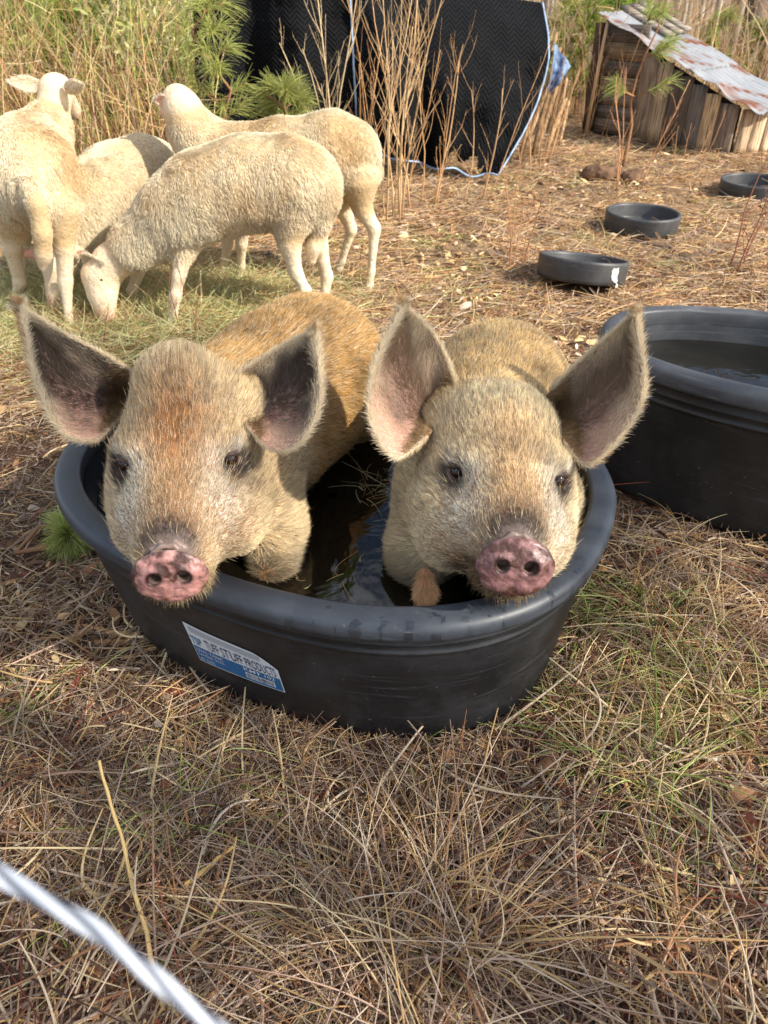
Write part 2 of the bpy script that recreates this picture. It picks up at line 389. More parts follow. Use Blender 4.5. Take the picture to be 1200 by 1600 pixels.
def revolve(T, prof, n=160):
    """prof: list of (a, b, z) rings"""
    th = np.linspace(0, 2 * np.pi, n, endpoint=False); V = []
    for a, b, z in prof:
        x, y = oval(T, a, b, th); V.append(np.stack([x, y, np.full(n, z)], -1))
    return np.concatenate(V), grid_faces(len(prof), n, True)
def lip_profile(a, b, z0, wd, hh):
    """rolled lip cross-section: outside going up and over to the inside"""
    P = []
    for (dx, dz) in ((-.018, -.004), (-.006, -.004), (0, .000), (.001, .006), (.001, hh * .55), (-.003, hh * .8), (-.010, hh * .95), (-.018, hh), (-wd + .008, hh), (-wd + .002, hh * .93), (-wd, hh * .8), (-wd - .001, hh * .3), (-wd + .001, -.012)):
        P.append((a + dx, b + dx, z0 + dz))
    return P
def make_tub(T, name, label, cat, a0, b0, a1, b1, z0, wd, hh, zw, wm, lm, wname, wmat, inner=None):
    t = empty(name, (T['cx'], T['cy'], 0)); tag(t, label, cat)
    # outer wall, with faint moulded ribs under the lip and a rounded foot
    P = [(a0 - .02, b0 - .02, .0005), (a0 - .006, b0 - .006, .002), (a0, b0, .012)]
    for f in np.linspace(.06, .80, 14):
        P.append((a0 + (a1 - a0) * f, b0 + (b1 - b0) * f, z0 * f))
    for f, e in ((.83, .0), (.835, .003), (.85, .003), (.855, .0), (.90, 0), (.905, .002), (.915, .002), (.92, 0), (.985, 0)):
        P.append((a0 + (a1 - a0) * f + e, b0 + (b1 - b0) * f + e, z0 * f))
    # inner wall down to the floor
    ai, bi = a1 - wd, b1 - wd; Q = []
    for f in np.linspace(1, .06, 8): Q.append((ai - (a1 - a0) * (1 - f), bi - (b1 - b0) * (1 - f), z0 * f))
    mb = MB(); V, F = revolve(T, P); mb.add(V, F); V, F = revolve(T, Q + [(.01, .008, z0 * .06)]); mb.add(V, F)
    mb.build('wall', wm, t)
    if inner: V, F = revolve(T, [(a - .0015, b - .0015, z) for a, b, z in Q]); mesh_np('inner_wall', V, F, inner, t)  # paler second skin: sunlight on the inside wall is put into its colour
    mb = MB(); V, F = revolve(T, lip_profile(a1 + .018, b1 + .018, z0, wd + .016, hh)); mb.add(V, F); mb.build('rim', lm, t)
    # water as a level sheet
    f = zw / z0; aw = ai - (a1 - a0) * (1 - f) - .001; bw = bi - (b1 - b0) * (1 - f) - .001
    V, F = revolve(T, [(aw, bw, zw), (aw * .5, bw * .5, zw), (.01, .01, zw)]); o = mesh_np(wname, V, F, wmat)
    return t, o
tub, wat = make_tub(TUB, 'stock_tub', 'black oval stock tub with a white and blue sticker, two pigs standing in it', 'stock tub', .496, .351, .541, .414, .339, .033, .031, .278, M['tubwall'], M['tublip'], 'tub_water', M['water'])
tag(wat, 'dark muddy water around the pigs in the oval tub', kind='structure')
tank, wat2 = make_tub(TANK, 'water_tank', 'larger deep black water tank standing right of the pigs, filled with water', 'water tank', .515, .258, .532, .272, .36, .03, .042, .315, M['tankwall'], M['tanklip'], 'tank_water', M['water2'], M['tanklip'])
tag(wat2, 'dark water filling the large black tank', kind='structure')

# sticker on the tub wall
def wall_pt(th, z, off=.0012):
    f = z / .335; a = .496 + .045 * f + off; b = .351 + .063 * f + off
    x, y = oval(TUB, a, b, np.asarray(th)); return np.stack([x, y, np.broadcast_to(z, np.shape(x))], -1)
SQ = dict(TL=(-1.6955, .2208), TR=(-1.4314, .2023), BR=(-1.4251, .1033), BL=(-1.6976, .1007))
def sticker_pt(u, v, off=.0012):
    """u 0..1 left to right, v 0..1 bottom to top"""
    u = np.asarray(u, float); v = np.asarray(v, float)
    q = [SQ['BL'], SQ['BR'], SQ['TL'], SQ['TR']]
    th = (q[0][0] * (1 - u) + q[1][0] * u) * (1 - v) + (q[2][0] * (1 - u) + q[3][0] * u) * v
    z = (q[0][1] * (1 - u) + q[1][1] * u) * (1 - v) + (q[2][1] * (1 - u) + q[3][1] * u) * v
    return wall_pt(th, z, off)
def flat_mat(name, c, rough=.5): return mat(name, c, rough, .35)
M['white'] = flat_mat('label_white', (.62, .64, .66)); M['blue'] = flat_mat('label_blue', (.02, .12, .28)); M['ink'] = flat_mat('label_ink', (.03, .05, .12)); M['lgrey'] = flat_mat('label_grey', (.36, .38, .41))
def patch(name, u0, u1, v0, v1, m, par, off, nu=16, nv=6, cut=None):
    U, Vv = np.meshgrid(np.linspace(u0, u1, nu), np.linspace(v0, v1, nv))
    if cut is not None: Vv = v0 + (np.minimum(v1, cut(U)) - v0) * (Vv - v0) / (v1 - v0)
    P = sticker_pt(U.ravel(), Vv.ravel(), off); return mesh_np(name, P, grid_faces(nv, nu), m, par)
stk = patch('sticker', 0, 1, 0, 1, M['white'], tub, .0012, 30, 10, cut=lambda U: 1 - .28 * np.clip((U - .72) / .28, 0, 1) ** 1.6)
tag(stk, 'white and blue maker sticker with its upper corner peeling')
patch('printed_panel', .015, .985, .03, .43, M['blue'], stk, .0020)
patch('printed_band', .06, .80, .80, .94, M['lgrey'], stk, .0020)
def text(s, u, v, hu, hv, m, off=.0027, name='lettering', bold=0):
    """s centred in the box u..u+hu, v..v+hv of the sticker"""
    fc = bpy.data.curves.new('t', 'FONT'); fc.body = s; fc.size = 1; fc.offset = bold; fc.resolution_u = 3
    o = bpy.data.objects.new('t', fc); col.objects.link(o); dg = bpy.context.evaluated_depsgraph_get()
    me = bpy.data.meshes.new_from_object(o.evaluated_get(dg)); bpy.data.objects.remove(o)
    n = len(me.vertices); co = np.zeros(n * 3); me.vertices.foreach_get('co', co); co = co.reshape(-1, 3)
    lo = co.min(0); hi = co.max(0); q = (co - lo) / (hi - lo + 1e-9)
    P = sticker_pt(u + q[:, 0] * hu, v + q[:, 1] * hv, off); me.vertices.foreach_set('co', P.astype(np.float32).ravel()); me.update(); me.name = name
    return link(name, me, m, stk)
text('TSP', .03, .50, .14, .20, M['blue'], bold=.008)
text('TUFF STUFF PRODUCTS', .22, .48, .74, .26, M['ink'], bold=.0)
text('OVAL TANK', .05, .32, .33, .08, M['white'])
text('TANQUE OVAL', .05, .20, .33, .08, M['white'])
text('40 GAL', .05, .08, .2, .07, M['white'])
text('KMT 102', .56, .32, .36, .10, M['white'], bold=.008)
patch('barcode_panel', .56, .90, .10, .27, M['white'], stk, .0026)
mb = MB(); rg = np.random.default_rng(5)
for k in range(24):
    u0 = .575 + k * .0133; wd = .003 + .005 * rg.random(); P = sticker_pt(np.array([u0, u0 + wd, u0 + wd, u0]), np.array([.12, .12, .25, .25]), .0032); mb.add(P, [(0, 1, 2, 3)])
mb.build('barcode', M['ink'], stk, False)

# ------------------------------------------------------------------ ears
def ear(parent, E1, E2, tip, cup, seed, dark, nh=9000, nrow=28, ncol=24, edge_len=.020):
    """E1, E2: control points of the two edges from root to (near) tip; cup: world vector the middle sinks along"""
    rng = np.random.default_rng(seed)
    def spl(P, n):
        P = np.array(P, float); k = len(P); t = np.linspace(0, k - 1, n); i = np.clip(t.astype(int), 0, k - 2); f = (t - i)[:, None]
        p0 = P[np.clip(i - 1, 0, k - 1)]; p1 = P[i]; p2 = P[i + 1]; p3 = P[np.clip(i + 2, 0, k - 1)]
        return .5 * (2 * p1 + (p2 - p0) * f + (2 * p0 - 5 * p1 + 4 * p2 - p3) * f ** 2 + (3 * p1 - p0 - 3 * p2 + p3) * f ** 3)
    A = spl(list(E1) + [tip], nrow); B = spl(list(E2) + [tip], nrow)
    v = np.linspace(0, 1, ncol)[None, :, None]; s = np.linspace(0, 1, nrow)[:, None, None]
    P = A[:, None] * (1 - v) + B[:, None] * v
    dep = 1.35 * (1 - s ** 2.2) * (1 - np.abs(2 * v - 1) ** 2.2)
    P = P + np.asarray(cup)[None, None] * dep
    P[:, :, :] += (.0025 * np.sin(9 * v + 5 * s))
    Gx = np.gradient(P, axis=0); Gy = np.gradient(P, axis=1); Nn = nrm(np.cross(Gx, Gy)); 
    cs = np.asarray(cup) / np.linalg.norm(cup)
    if (Nn @ cs).mean() > 0: Nn = -Nn                                # Nn points out of the hollow
    th = .0035 * (1 - .6 * s)
    F_ = P + Nn * th * .5; Bk = P - Nn * th * .5
    V = np.concatenate([F_.reshape(-1, 3), Bk.reshape(-1, 3)]); n = nrow * ncol
    Q = grid_faces(nrow, ncol); Q2 = Q[:, ::-1] + n
    def strip(i): i = np.array(i); return np.stack([i[:-1], i[1:], i[1:] + n, i[:-1] + n], -1)
    e1 = [r_ * ncol for r_ in range(nrow)]; e2 = [r_ * ncol + ncol - 1 for r_ in range(nrow)]
    ss = np.broadcast_to(s, (nrow, ncol, 1)).reshape(-1); vv = np.broadcast_to(v, (nrow, ncol, 1)).reshape(-1)
    pink = srgb(186, 142, 124); grey = srgb(110, 92, 85) if dark else srgb(140, 112, 100)
    nn = fbm(P.reshape(-1, 3), seed, 18, 3)
    low = sst(.35, .95, vv) * (1 - sst(.3, .8, ss))
    ci = mixc(np.tile(grey, (n, 1)), pink, np.clip(low * 1.1 + .25 * nn, 0, 1)); cb = np.tile(srgb(180, 150, 120), (n, 1))
    ob = mesh_np('ear', V, [Q, Q2, strip(e1), strip(e2)[:, ::-1]], M['skin'], parent, True, np.vstack([ci, cb]))
    # hair: inside (flows towards the rim and tip), rim fringe, outside
    def at(si, vi):
        a = si * (nrow - 1); b = vi * (ncol - 1); i = np.clip(a.astype(int), 0, nrow - 2); j = np.clip(b.astype(int), 0, ncol - 2); f = (a - i)[:, None]; g = (b - j)[:, None]
        def q(X): return (X[i, j] * (1 - f) + X[i + 1, j] * f) * (1 - g) + (X[i, j + 1] * (1 - f) + X[i + 1, j + 1] * f) * g
        return q(P), nrm(q(Nn)), nrm(q(Gx)), nrm(q(Gy))
    light = srgb(238, 224, 196); dk = srgb(96, 84, 74) if dark else srgb(150, 128, 104)
    R_, Dd, Ll, Cc, Rd = [], [], [], [], []
    m = nh                                                            # inside
    si = rng.random(m) ** .85; vi = rng.random(m); p, nn_, gx, gy = at(si, vi); side = np.sign(vi - .5)[:, None]
    d = nrm(gx * .8 + gy * side * (.2 + .9 * np.abs(vi - .5)[:, None] * 2) + nn_ * .28 + rng.normal(size=(m, 3)) * .16)
    f = np.clip((np.abs(vi - .5) * 2 - .50) * 1.9 + .5 * fbm(p, seed + 2, 26, 2) + .40 * (1 - dark) + .5 * sst(.75, 1, si) + .4 * sst(.55, .95, vi), 0, 1)
    cin = mixc(np.tile(dk, (m, 1)), light, f) * rng.uniform(.75, 1.2, (m, 1))
    R_.append(p + nn_ * .001); Dd.append(d); Ll.append(.010 + .014 * rng.random(m)); Cc.append(cin); Rd.append(np.full(m, .00026))
    m = nh // 2                                                       # rim
    si = rng.random(m); vi = np.where(rng.random(m) < .5, .0, 1.) + rng.normal(size=m) * .035; vi = np.clip(vi, 0, 1); p, nn_, gx, gy = at(si, vi); side = np.sign(vi - .5)[:, None]
    d = nrm(gy * side * .9 + gx * .9 + nn_ * rng.normal(size=(m, 1)) * .3 + rng.normal(size=(m, 3)) * .18)
    R_.append(p); Dd.append(d); Ll.append(edge_len * (.35 + .65 * rng.random(m))); Cc.append(np.tile(light * 1.02, (m, 1)) * rng.uniform(.75, 1.15, (m, 1))); Rd.append(np.full(m, .0003))
    m = nh                                                            # outside
    si = rng.random(m); vi = rng.random(m); p, nn_, gx, gy = at(si, vi)
    d = nrm(gx - nn_ * .3 + rng.normal(size=(m, 3)) * .15)
    R_.append(p - nn_ * .003); Dd.append(d); Ll.append(.012 + .01 * rng.random(m)); Cc.append(np.tile(srgb(205, 172, 125), (m, 1)) * rng.uniform(.7, 1.15, (m, 1))); Rd.append(np.full(m, .00035))
    m = nh // 2                                                       # tuft at the root, dark then tan
    si = rng.random(m) * .22; vi = rng.random(m); p, nn_, gx, gy = at(si, vi); p = p - gx * .012
    d = nrm(gx + nn_ * .5 + rng.normal(size=(m, 3)) * .3)
    R_.append(p); Dd.append(d); Ll.append(.014 + .014 * rng.random(m)); Cc.append(mixc(np.tile(dk, (m, 1)), srgb(200, 165, 115), rng.random(m)) * rng.uniform(.7, 1.15, (m, 1))); Rd.append(np.full(m, .0003))
    d = np.concatenate(Dd)
    strands('ear_fur', np.concatenate(R_), d, np.concatenate(Ll), np.concatenate(Rd), np.concatenate(Cc), M['hair'], ob, bend=rng.normal(size=d.shape) * .12, npts=4)
    return ob

# ------------------------------------------------------------------ pigs
def make_pig(seed, label, E, S, roll, body, legs, ears, style, nh_head, nh_body, wattle=None):
    rng = np.random.default_rng(seed)
    E = np.array(E); S = np.array(S)
    root = empty('pig', (body[1][0][0], body[1][0][1], 0)); tag(root, label, 'pig')
    # head frame: y to the snout, z up, x to the viewer's right when the pig faces the camera
    Ls = np.linalg.norm(S - E); f = (S - E) / Ls
    up = np.array([0, 0, 1.]); up = up - (up @ f) * f; up /= np.linalg.norm(up); x = np.cross(up, f); x = -x if x[0] < 0 else x
    # tilt so that the line eye-snout drops 14 degrees in the head's own frame
    ang = R(style.get('drop', 13)); f2 = f * math.cos(ang) + up * math.sin(ang); u2 = up * math.cos(ang) - f * math.sin(ang)
    xr = x * math.cos(roll) + u2 * math.sin(roll); u2 = u2 * math.cos(roll) - x * math.sin(roll)
    Bm = np.stack([xr, f2, u2], 1)                                    # columns
    sc_ = style.get('scale', 1.0)
    def h(a, b, c): return E + Bm @ (np.array([a, b, c]) * sc_)
    Sl = Bm.T @ (S - E) / sc_                                         # the disc in head units
    ey = style['eye']
    sn = Sl[1]; sz = Sl[2]
    sh_ = style.get('shift', 0) * .8
    pr = [ell(h(sh_, -.085, -.03), np.array([.104, .125, .105]) * sc_, .03, Bm),
          ell(h(0, -.130, .030 + style.get('poll', 0)), np.array([.074, .07, .07]) * sc_, .04, Bm),
          ell(h(0, -.035, -.03), np.array([.092, .08, .068]) * sc_, .04, Bm)]
    sh = style.get('shift', 0)
    for s in (-1, 1):
        pr += [ell(h(s * .074 + sh, -.035, -.085), np.array([.068, .085, .078]) * sc_, .04, Bm),      # cheeks
               ell(h(s * .070 + sh, .045, -.090), np.array([.055, .068, .058]) * sc_, .04, Bm),
               cone(h(s * (ey - .016), -.008, .017), h(s * (ey + .006), -.03, .008), .018 * sc_, .018 * sc_, .02)]   # brow
    pr += [cone(h(0, -.02, -.02), h(0, sn - .062, sz + .000), .075 * sc_, .053 * sc_, .04),
           ell(h(sh_ * .8, .085, -.062), np.array([.086, .068, .060]) * sc_, .04, Bm),       # bridge
           cone(h(0, -.01, -.09), h(0, sn - .072, sz - .030), .080 * sc_, .050 * sc_, .035),    # jaw
           cone(h(-.016, sn - .085, sz - .002), h(-.016, sn - .062, sz), .038 * sc_, .037 * sc_, .02),
           cone(h(.016, sn - .085, sz - .002), h(.016, sn - .062, sz), .038 * sc_, .037 * sc_, .02),
           cone(h(-.02, sn - .066, sz - .046 - style.get('chin', 0)), h(.02, sn - .066, sz - .046 - style.get('chin', 0)), .025 * sc_, .025 * sc_, .02)]  # chin
    for s in (-1, 1): pr.append(ell(h(s * ey, .014, .0), np.array([.016, .016, .012]), .010, Bm, '-'))
    nb = [np.array(p) for p, r_ in body]; rb = [r_ for p, r_ in body]
    pr.append(cone(h(0, -.10, -.05), nb[0], .105 * sc_, rb[0], .06))
    for i in range(len(nb) - 1): pr.append(cone(nb[i], nb[i + 1], rb[i], rb[i + 1], .05))
    for L_ in legs:
        for i in range(len(L_) - 1): pr.append(cone(L_[i][0], L_[i + 1][0], L_[i][1], L_[i + 1][1], .03))
    V, F, N = surface(pr, .0065, smooth_it=1)
    disc = h(0, sn, sz)
    # skin: pinkish tan, slate grey behind the disc and round the eyes
    q = (V - E) @ Bm / sc_
    c = np.tile(srgb(140, 106, 74), (len(V), 1))
    gr = sst(.058, .03, np.linalg.norm((q - [0, sn - .03, sz + .025]) * [1, 1, 1], axis=1)); c = mixc(c, srgb(98, 84, 76), gr)
    for s in (-1, 1): c = mixc(c, srgb(92, 76, 70), sst(.045, .02, np.linalg.norm(q - [s * ey, .0, -.002], axis=1)))
    bodyo = mesh_np('body', V, F, M['skin'], root, True, c)
    # ---- snout: disc, nostrils and the wrinkled skin behind it, in one fine mesh
    W_, Hh = .0515 * style['disc'], .040 * style['disc']; tl = style.get('disctilt', 0)
    Tm = Bm @ np.array([[1, 0, 0], [0, math.cos(tl), math.sin(tl)], [0, -math.sin(tl), math.cos(tl)]]).T
    def g(a, b, c): return disc + Tm @ (np.array([a, b, c]) * sc_)
    sp_ = [ell(g(0, -.040, .001), np.array([.043, .040, .037]) * sc_, .012, Tm), ell(g(0, -.004, 0), np.array([W_, .0135, Hh]) * sc_, .009, Tm), ell(g(0, -.006, -Hh * .32), np.array([W_ * .86, .013, Hh * .78]) * sc_, .008, Tm)]
    for s in (-1, 1): sp_.append(ell(g(s * .023, .003, .004), np.array([.017, .010, .017]) * sc_, .008, Tm))
    for q in range(4):                                                # skin folds across the bridge
        y0_ = -.017 - q * .0095; z0_ = .0385 + q * .0008; kx = .020 + .003 * (q % 2)
        pl = [g(-kx, y0_ + .002, z0_ - .0075), g(-kx * .45, y0_ - .002, z0_ + .0012), g(kx * .45, y0_ - .0015, z0_ + .0010), g(kx, y0_ + .002, z0_ - .0075)]
        for a_, b_ in zip(pl[:-1], pl[1:]): sp_.append(cone(a_, b_, .0046, .0046, .0022))
    for s in (-1, 1):
        sp_.append(cone(g(s * .0215, .030, .004), g(s * .0165, -.024, .002), .0102 * sc_, .0070 * sc_, .005, '-'))
        sp_.append(cone(g(s * .0275, .016, .008), g(s * .0215, .010, .004), .0035, .0050, .004, '-'))
    sp_.append(cone(g(0, .0145, -.006), g(0, .0085, -Hh), .0022, .0036, .007, '-'))
    V5, F5, N5 = surface(sp_, .0017, .008, 1)
    V5 = V5 + N5 * (fbm(V5, seed, 95, 3) * .0010)[:, None]
    pts = ((V5 - disc) @ Tm) / sc_
    xx = pts[:, 0] / W_; zz = pts[:, 2] / Hh; rr = np.hypot(xx, zz)
    fblot = fbm(pts, seed + 2, 70, 3)
    front = sst(-.016, -.008, pts[:, 1]) * sst(-.2, .35, (N5 @ Tm)[:, 1])
    dirt = np.clip(sst(-.1, .5, zz + .4 * fblot) * style.get('dirt', 1.) * 1.2 + .9 * np.exp(-(xx / .22) ** 2) * sst(-1, .2, zz + fblot) + sst(.72, .98, rr + .12 * fblot) * .75 + .25, 0, 1.4)
    nost = np.max([sst(1.5, .9, np.sqrt(((pts[:, 0] - s * .0215) / .0100) ** 2 + ((pts[:, 2] - .004) / .0105) ** 2)) for s in (-1, 1)], 0)  # nostril hollows coloured dark to deepen their shade
    def bld(m, N_, L_, b, tc, src):
        a = N_.new('ShaderNodeTexNoise'); a.inputs['Scale'].default_value = 52; a.inputs['Detail'].default_value = 5; L_.new(tc.outputs['Object'], a.inputs['Vector'])
        r_ = N_.new('ShaderNodeMapRange'); r_.inputs[1].default_value = .38; r_.inputs[2].default_value = .64; L_.new(a.outputs['Fac'], r_.inputs[0])
        v = N_.new('ShaderNodeAttribute'); v.attribute_name = 'Col'
        mu = N_.new('ShaderNodeMath'); mu.operation = 'MULTIPLY'; sp_ = N_.new('ShaderNodeSeparateColor'); L_.new(v.outputs['Color'], sp_.inputs[0]); L_.new(sp_.outputs[0], mu.inputs[0]); L_.new(r_.outputs[0], mu.inputs[1])
        x_ = N_.new('ShaderNodeMix'); x_.data_type = 'RGBA'; L_.new(mu.outputs[0], x_.inputs[0])
        n5 = N_.new('ShaderNodeTexNoise'); n5.inputs['Scale'].default_value = 130; L_.new(tc.outputs['Object'], n5.inputs['Vector'])
        x0 = N_.new('ShaderNodeMix'); x0.data_type = 'RGBA'; x0.inputs[6].default_value = (*srgb(*style['pink']), 1); x0.inputs[7].default_value = (*(srgb(*style['pink']) * .62), 1); r6 = N_.new('ShaderNodeMapRange'); r6.inputs[1].default_value = .42; r6.inputs[2].default_value = .68; L_.new(n5.outputs['Fac'], r6.inputs[0]); L_.new(r6.outputs[0], x0.inputs[0])
        L_.new(x0.outputs[2], x_.inputs[6]); x_.inputs[7].default_value = (*srgb(72, 46, 38), 1)
        x7 = N_.new('ShaderNodeMix'); x7.data_type = 'RGBA'; L_.new(sp_.outputs[1], x7.inputs[0]); L_.new(x_.outputs[2], x7.inputs[6]); x7.inputs[7].default_value = (*srgb(46, 27, 26), 1)
        x9 = N_.new('ShaderNodeMix'); x9.data_type = 'RGBA'; L_.new(sp_.outputs[2], x9.inputs[0]); L_.new(x7.outputs[2], x9.inputs[6]); x9.inputs[7].default_value = (*srgb(126, 108, 98), 1)
        L_.new(x9.outputs[2], b.inputs['Base Color'])
        bp = N_.new('ShaderNodeBump'); bp.inputs['Strength'].default_value = .5; bp.inputs['Distance'].default_value = .003; L_.new(n5.outputs['Fac'], bp.inputs['Height']); L_.new(bp.outputs[0], b.inputs['Normal'])
        b.inputs['Subsurface Weight'].default_value = .12; b.inputs['Subsurface Radius'].default_value = (.01, .004, .003)
    mt = mat('snout_skin', (.6, .3, .26), .42, .45, build=bld)
    so_ = mesh_np('snout', V5, F5, mt, root, True, np.stack([dirt, np.clip(nost * front + (pts[:, 1] < .004) * nost * (rr < .7) * (pts[:, 1] > -.03), 0, 1), 1 - front], -1))
    # ---- eyes
    eyem = mat('eye', (.020, .010, .007), .06, .6); lidm = mat('eyelid', tuple(srgb(72, 58, 54)), .5, .4, bump=(300, .4, .002))
    for s in (-1, 1):
        cc = h(s * ey, -.001, -.001); r0 = .0142
        th = np.linspace(0, np.pi, 14); ph = np.linspace(0, 2 * np.pi, 24, endpoint=False)
        sp_ = np.stack([np.sin(th)[:, None] * np.cos(ph), np.broadcast_to(np.cos(th)[:, None], (14, 24)), np.sin(th)[:, None] * np.sin(ph)], -1).reshape(-1, 3)
        eo = mesh_np('eye', cc + sp_ * r0, grid_faces(14, 24, True), eyem, root)
        # lids: shells from a hinge line, leaving an almond opening looking forward
        out = nrm(Bm @ np.array([s * .40, .9, .12])); lat = nrm(np.cross(out, Bm[:, 2])); lat = lat * (1 if lat @ Bm[:, 0] > 0 else -1); up_ = np.cross(lat, out) * 1.0
        if up_ @ Bm[:, 2] < 0: up_ = -up_
        for nm, a0, a1 in (('upper', R(30), R(125)), ('lower', R(-34), R(-115))):
            A = np.linspace(a0, a1, 10)[:, None]; Bb = np.linspace(-1.45, 1.45, 20)[None]
            A2 = a0 * np.cos(Bb) ** .8 + (A - a0)
            dv = (np.cos(Bb) * np.cos(A2))[..., None] * out + (np.cos(Bb) * np.sin(A2))[..., None] * up_ + np.broadcast_to(np.sin(Bb), A2.shape)[..., None] * lat
            q_ = (cc + dv * (r0 + .0026)).reshape(-1, 3); q2 = (cc + dv * (r0 + .0006)).reshape(-1, 3); m_ = len(q_)
            edge = np.stack([np.arange(19), np.arange(1, 20), np.arange(1, 20) + m_, np.arange(19) + m_], -1)
            mesh_np('eyelid', np.vstack([q_, q2]), [grid_faces(10, 20), edge], lidm, eo)
        k = 70; bb = rng.uniform(-1.1, 1.1, k); a_ = R(32) * np.cos(bb) ** .8
        dv = (np.cos(bb) * np.cos(a_))[:, None] * out + (np.cos(bb) * np.sin(a_))[:, None] * up_ + np.sin(bb)[:, None] * lat
        strands('eyelashes', cc + dv * (r0 + .0022), nrm(dv + .25 * up_ + .2 * np.sin(bb)[:, None] * lat + rng.normal(size=(k, 3)) * .15), .007 + .009 * rng.random(k), .00022, np.tile(srgb(120, 104, 90), (k, 1)) * rng.uniform(.3, 1.2, (k, 1)), M['hair'], eo, bend=np.tile(up_ * .15, (k, 1)))
    # ---- fur
    A3, A4 = style['cols']
    spine = np.array(nb)
    def wt(P, Nn):
        q = (P - E) @ Bm / sc_
        w_ = 1.0 - .97 * sst(.045, .036, np.linalg.norm((q - [0, sn - .012, sz]) * [1, .9, 1], axis=1))
        w_ *= 1 - .9 * (np.linalg.norm((q - [0, sn - .020, sz + .036]) * [.8, .85, 1.3], axis=1) < .016)
        for s in (-1, 1): w_ *= 1 - .98 * (np.linalg.norm(q - [s * ey, .006, 0], axis=1) < .0165)
        w_ *= (P[:, 2] > .255) * 1.0
        cv = nrm(np.array([0, 0, H]) - P); w_ *= .25 + .75 * ((Nn * cv).sum(-1) > -.25)
        hd = q[:, 1] > -.16
        return w_ * np.where(hd, nh_head, nh_body)
    n = nh_head + nh_body
    P, Nn = sample(V, F, N, n, rng, lambda P, Nn: wt(P, Nn) * 1.0)
    q = (P - E) @ Bm / sc_
    ishd = sst(-.20, -.12, q[:, 1])
    # combing: on the head away from the snout and up the forehead; on the body backwards and down
    tH = nrm(P - (disc + Bm @ np.array([0, -.01, -.01])))
    fo = np.clip(q[:, 2] / .06 + .3, 0, 1)[:, None]
    tH = nrm(tH + Bm[:, 2] * .45 * fo)
    ax = nrm(spine[-1] - spine[0]); na_ = (Nn @ ax)[:, None]; tB = nrm(ax * np.clip(1 + na_, .0, 1) + np.array([0, 0, -1.]) * (.5 * (1 - np.clip(Nn[:, 2:3], 0, 1)) + .9 * np.clip(-na_, 0, 1)))
    t = nrm(tH * ishd[:, None] + tB * (1 - ishd)[:, None]); t = nrm(t - (t * Nn).sum(-1, keepdims=True) * Nn)
    cl = np.stack([fbm(P, seed + i, 22, 2) for i in (1, 2, 3)], -1) * .28 + np.stack([vnoise(P, seed + 20 + i, 170) for i in (1, 2, 3)], -1) * .26
    cl = cl - Nn * (cl * Nn).sum(-1, keepdims=True)                   # coherent swirl stays in the surface
    lift = .32 * ishd + .22 * (1 - ishd)
    d = nrm(t + Nn * lift[:, None] + cl + rng.normal(size=P.shape) * .12)
    face = sst(.0, .12, q[:, 1])
    Lh = (.0125 * ishd + .019 * (1 - ishd)) * (1 - .45 * face) * rng.uniform(.5, 1.25, n)
    poll = np.exp(-((q[:, 1] + .13) / .05) ** 2) * (q[:, 2] > .02); Lh = Lh * (1 + .5 * poll)
    under = sst(-.07, -.13, q[:, 2]) * ishd; Lh = Lh * (1 + .6 * under)
    # colour in patches that belong to the coat
    nz_ = fbm(P, seed + 7, 9, 3)
    c = np.tile(srgb(*style['body']), (n, 1)); c = mixc(c, srgb(*style['body2']), np.clip(.5 + nz_ * .8, 0, 1))
    q0 = q; q = q + np.array([0, -.010, .004]); hc = np.tile(srgb(*style['head']), (n, 1))
    crown = np.exp(-(q[:, 0] / .06) ** 2) * sst(-.02, .03, q[:, 2]) * sst(-.13, -.03, q[:, 1]); hc = mixc(hc, srgb(*style['crown']), np.clip(crown * style['crownf'], 0, 1))
    for s in (-1, 1):
        ch = np.exp(-np.linalg.norm((q - [s * .052, .075, -.03]) / [.038, .06, .045], axis=1) ** 2); hc = mixc(hc, srgb(*style['cream']), np.clip(ch * 2.0 + .5 * nz_ * ch, 0, 1))
        ch = np.exp(-np.linalg.norm((q - [s * .055, .02, .012]) / [.024, .035, .022], axis=1) ** 2); hc = mixc(hc, srgb(246, 240, 226), np.clip(ch * 1.1, 0, 1))
        er = np.exp(-(np.linalg.norm((q - [s * (ey + .002), .0, -.005]) / [.034, .055, .029], axis=1)) ** 3); hc = mixc(hc, srgb(62, 52, 48), np.clip(er * style['eyedark'] * 1.05 * (.85 + .45 * nz_), 0, .96))
        wh = np.exp(-np.linalg.norm((q - [s * (ey + .012), -.01, .02]) / [.012, .03, .008], axis=1) ** 2); hc = mixc(hc, srgb(228, 220, 205), np.clip(wh * .7, 0, 1))
    br = np.exp(-np.linalg.norm((q - [0, .085, sz + .055]) / [.05, .05, .04], axis=1) ** 2); hc = mixc(hc, srgb(*style['bridge']), np.clip(br * .9, 0, 1))
    br = np.exp(-np.linalg.norm((q - [0, sn - .045, sz + .045]) / [.046, .040, .034], axis=1) ** 2); hc = mixc(hc, srgb(84, 70, 56), np.clip(br * 1.7, 0, .95))
    mz = np.exp(-np.linalg.norm((q - [style.get('muzx', 0), sn - .045, sz - .056]) / [.075, .06, .042], axis=1) ** 2); hc = mixc(hc, srgb(58, 45, 35), np.clip(mz * style['muz'] * (.8 + .5 * nz_), 0, .95))
    q = q0; c = c * (1 - ishd)[:, None] + hc * ishd[:, None]
    dkp = (c.sum(1) < .45)
    c = c * rng.uniform(.6, 1.22, (n, 1)) * (1 + .38 * vnoise(P, seed + 31, 210) + .18 * vnoise(P, seed + 33, 60))[:, None]; dk_ = rng.random(n) < .12; c[dk_] *= .40
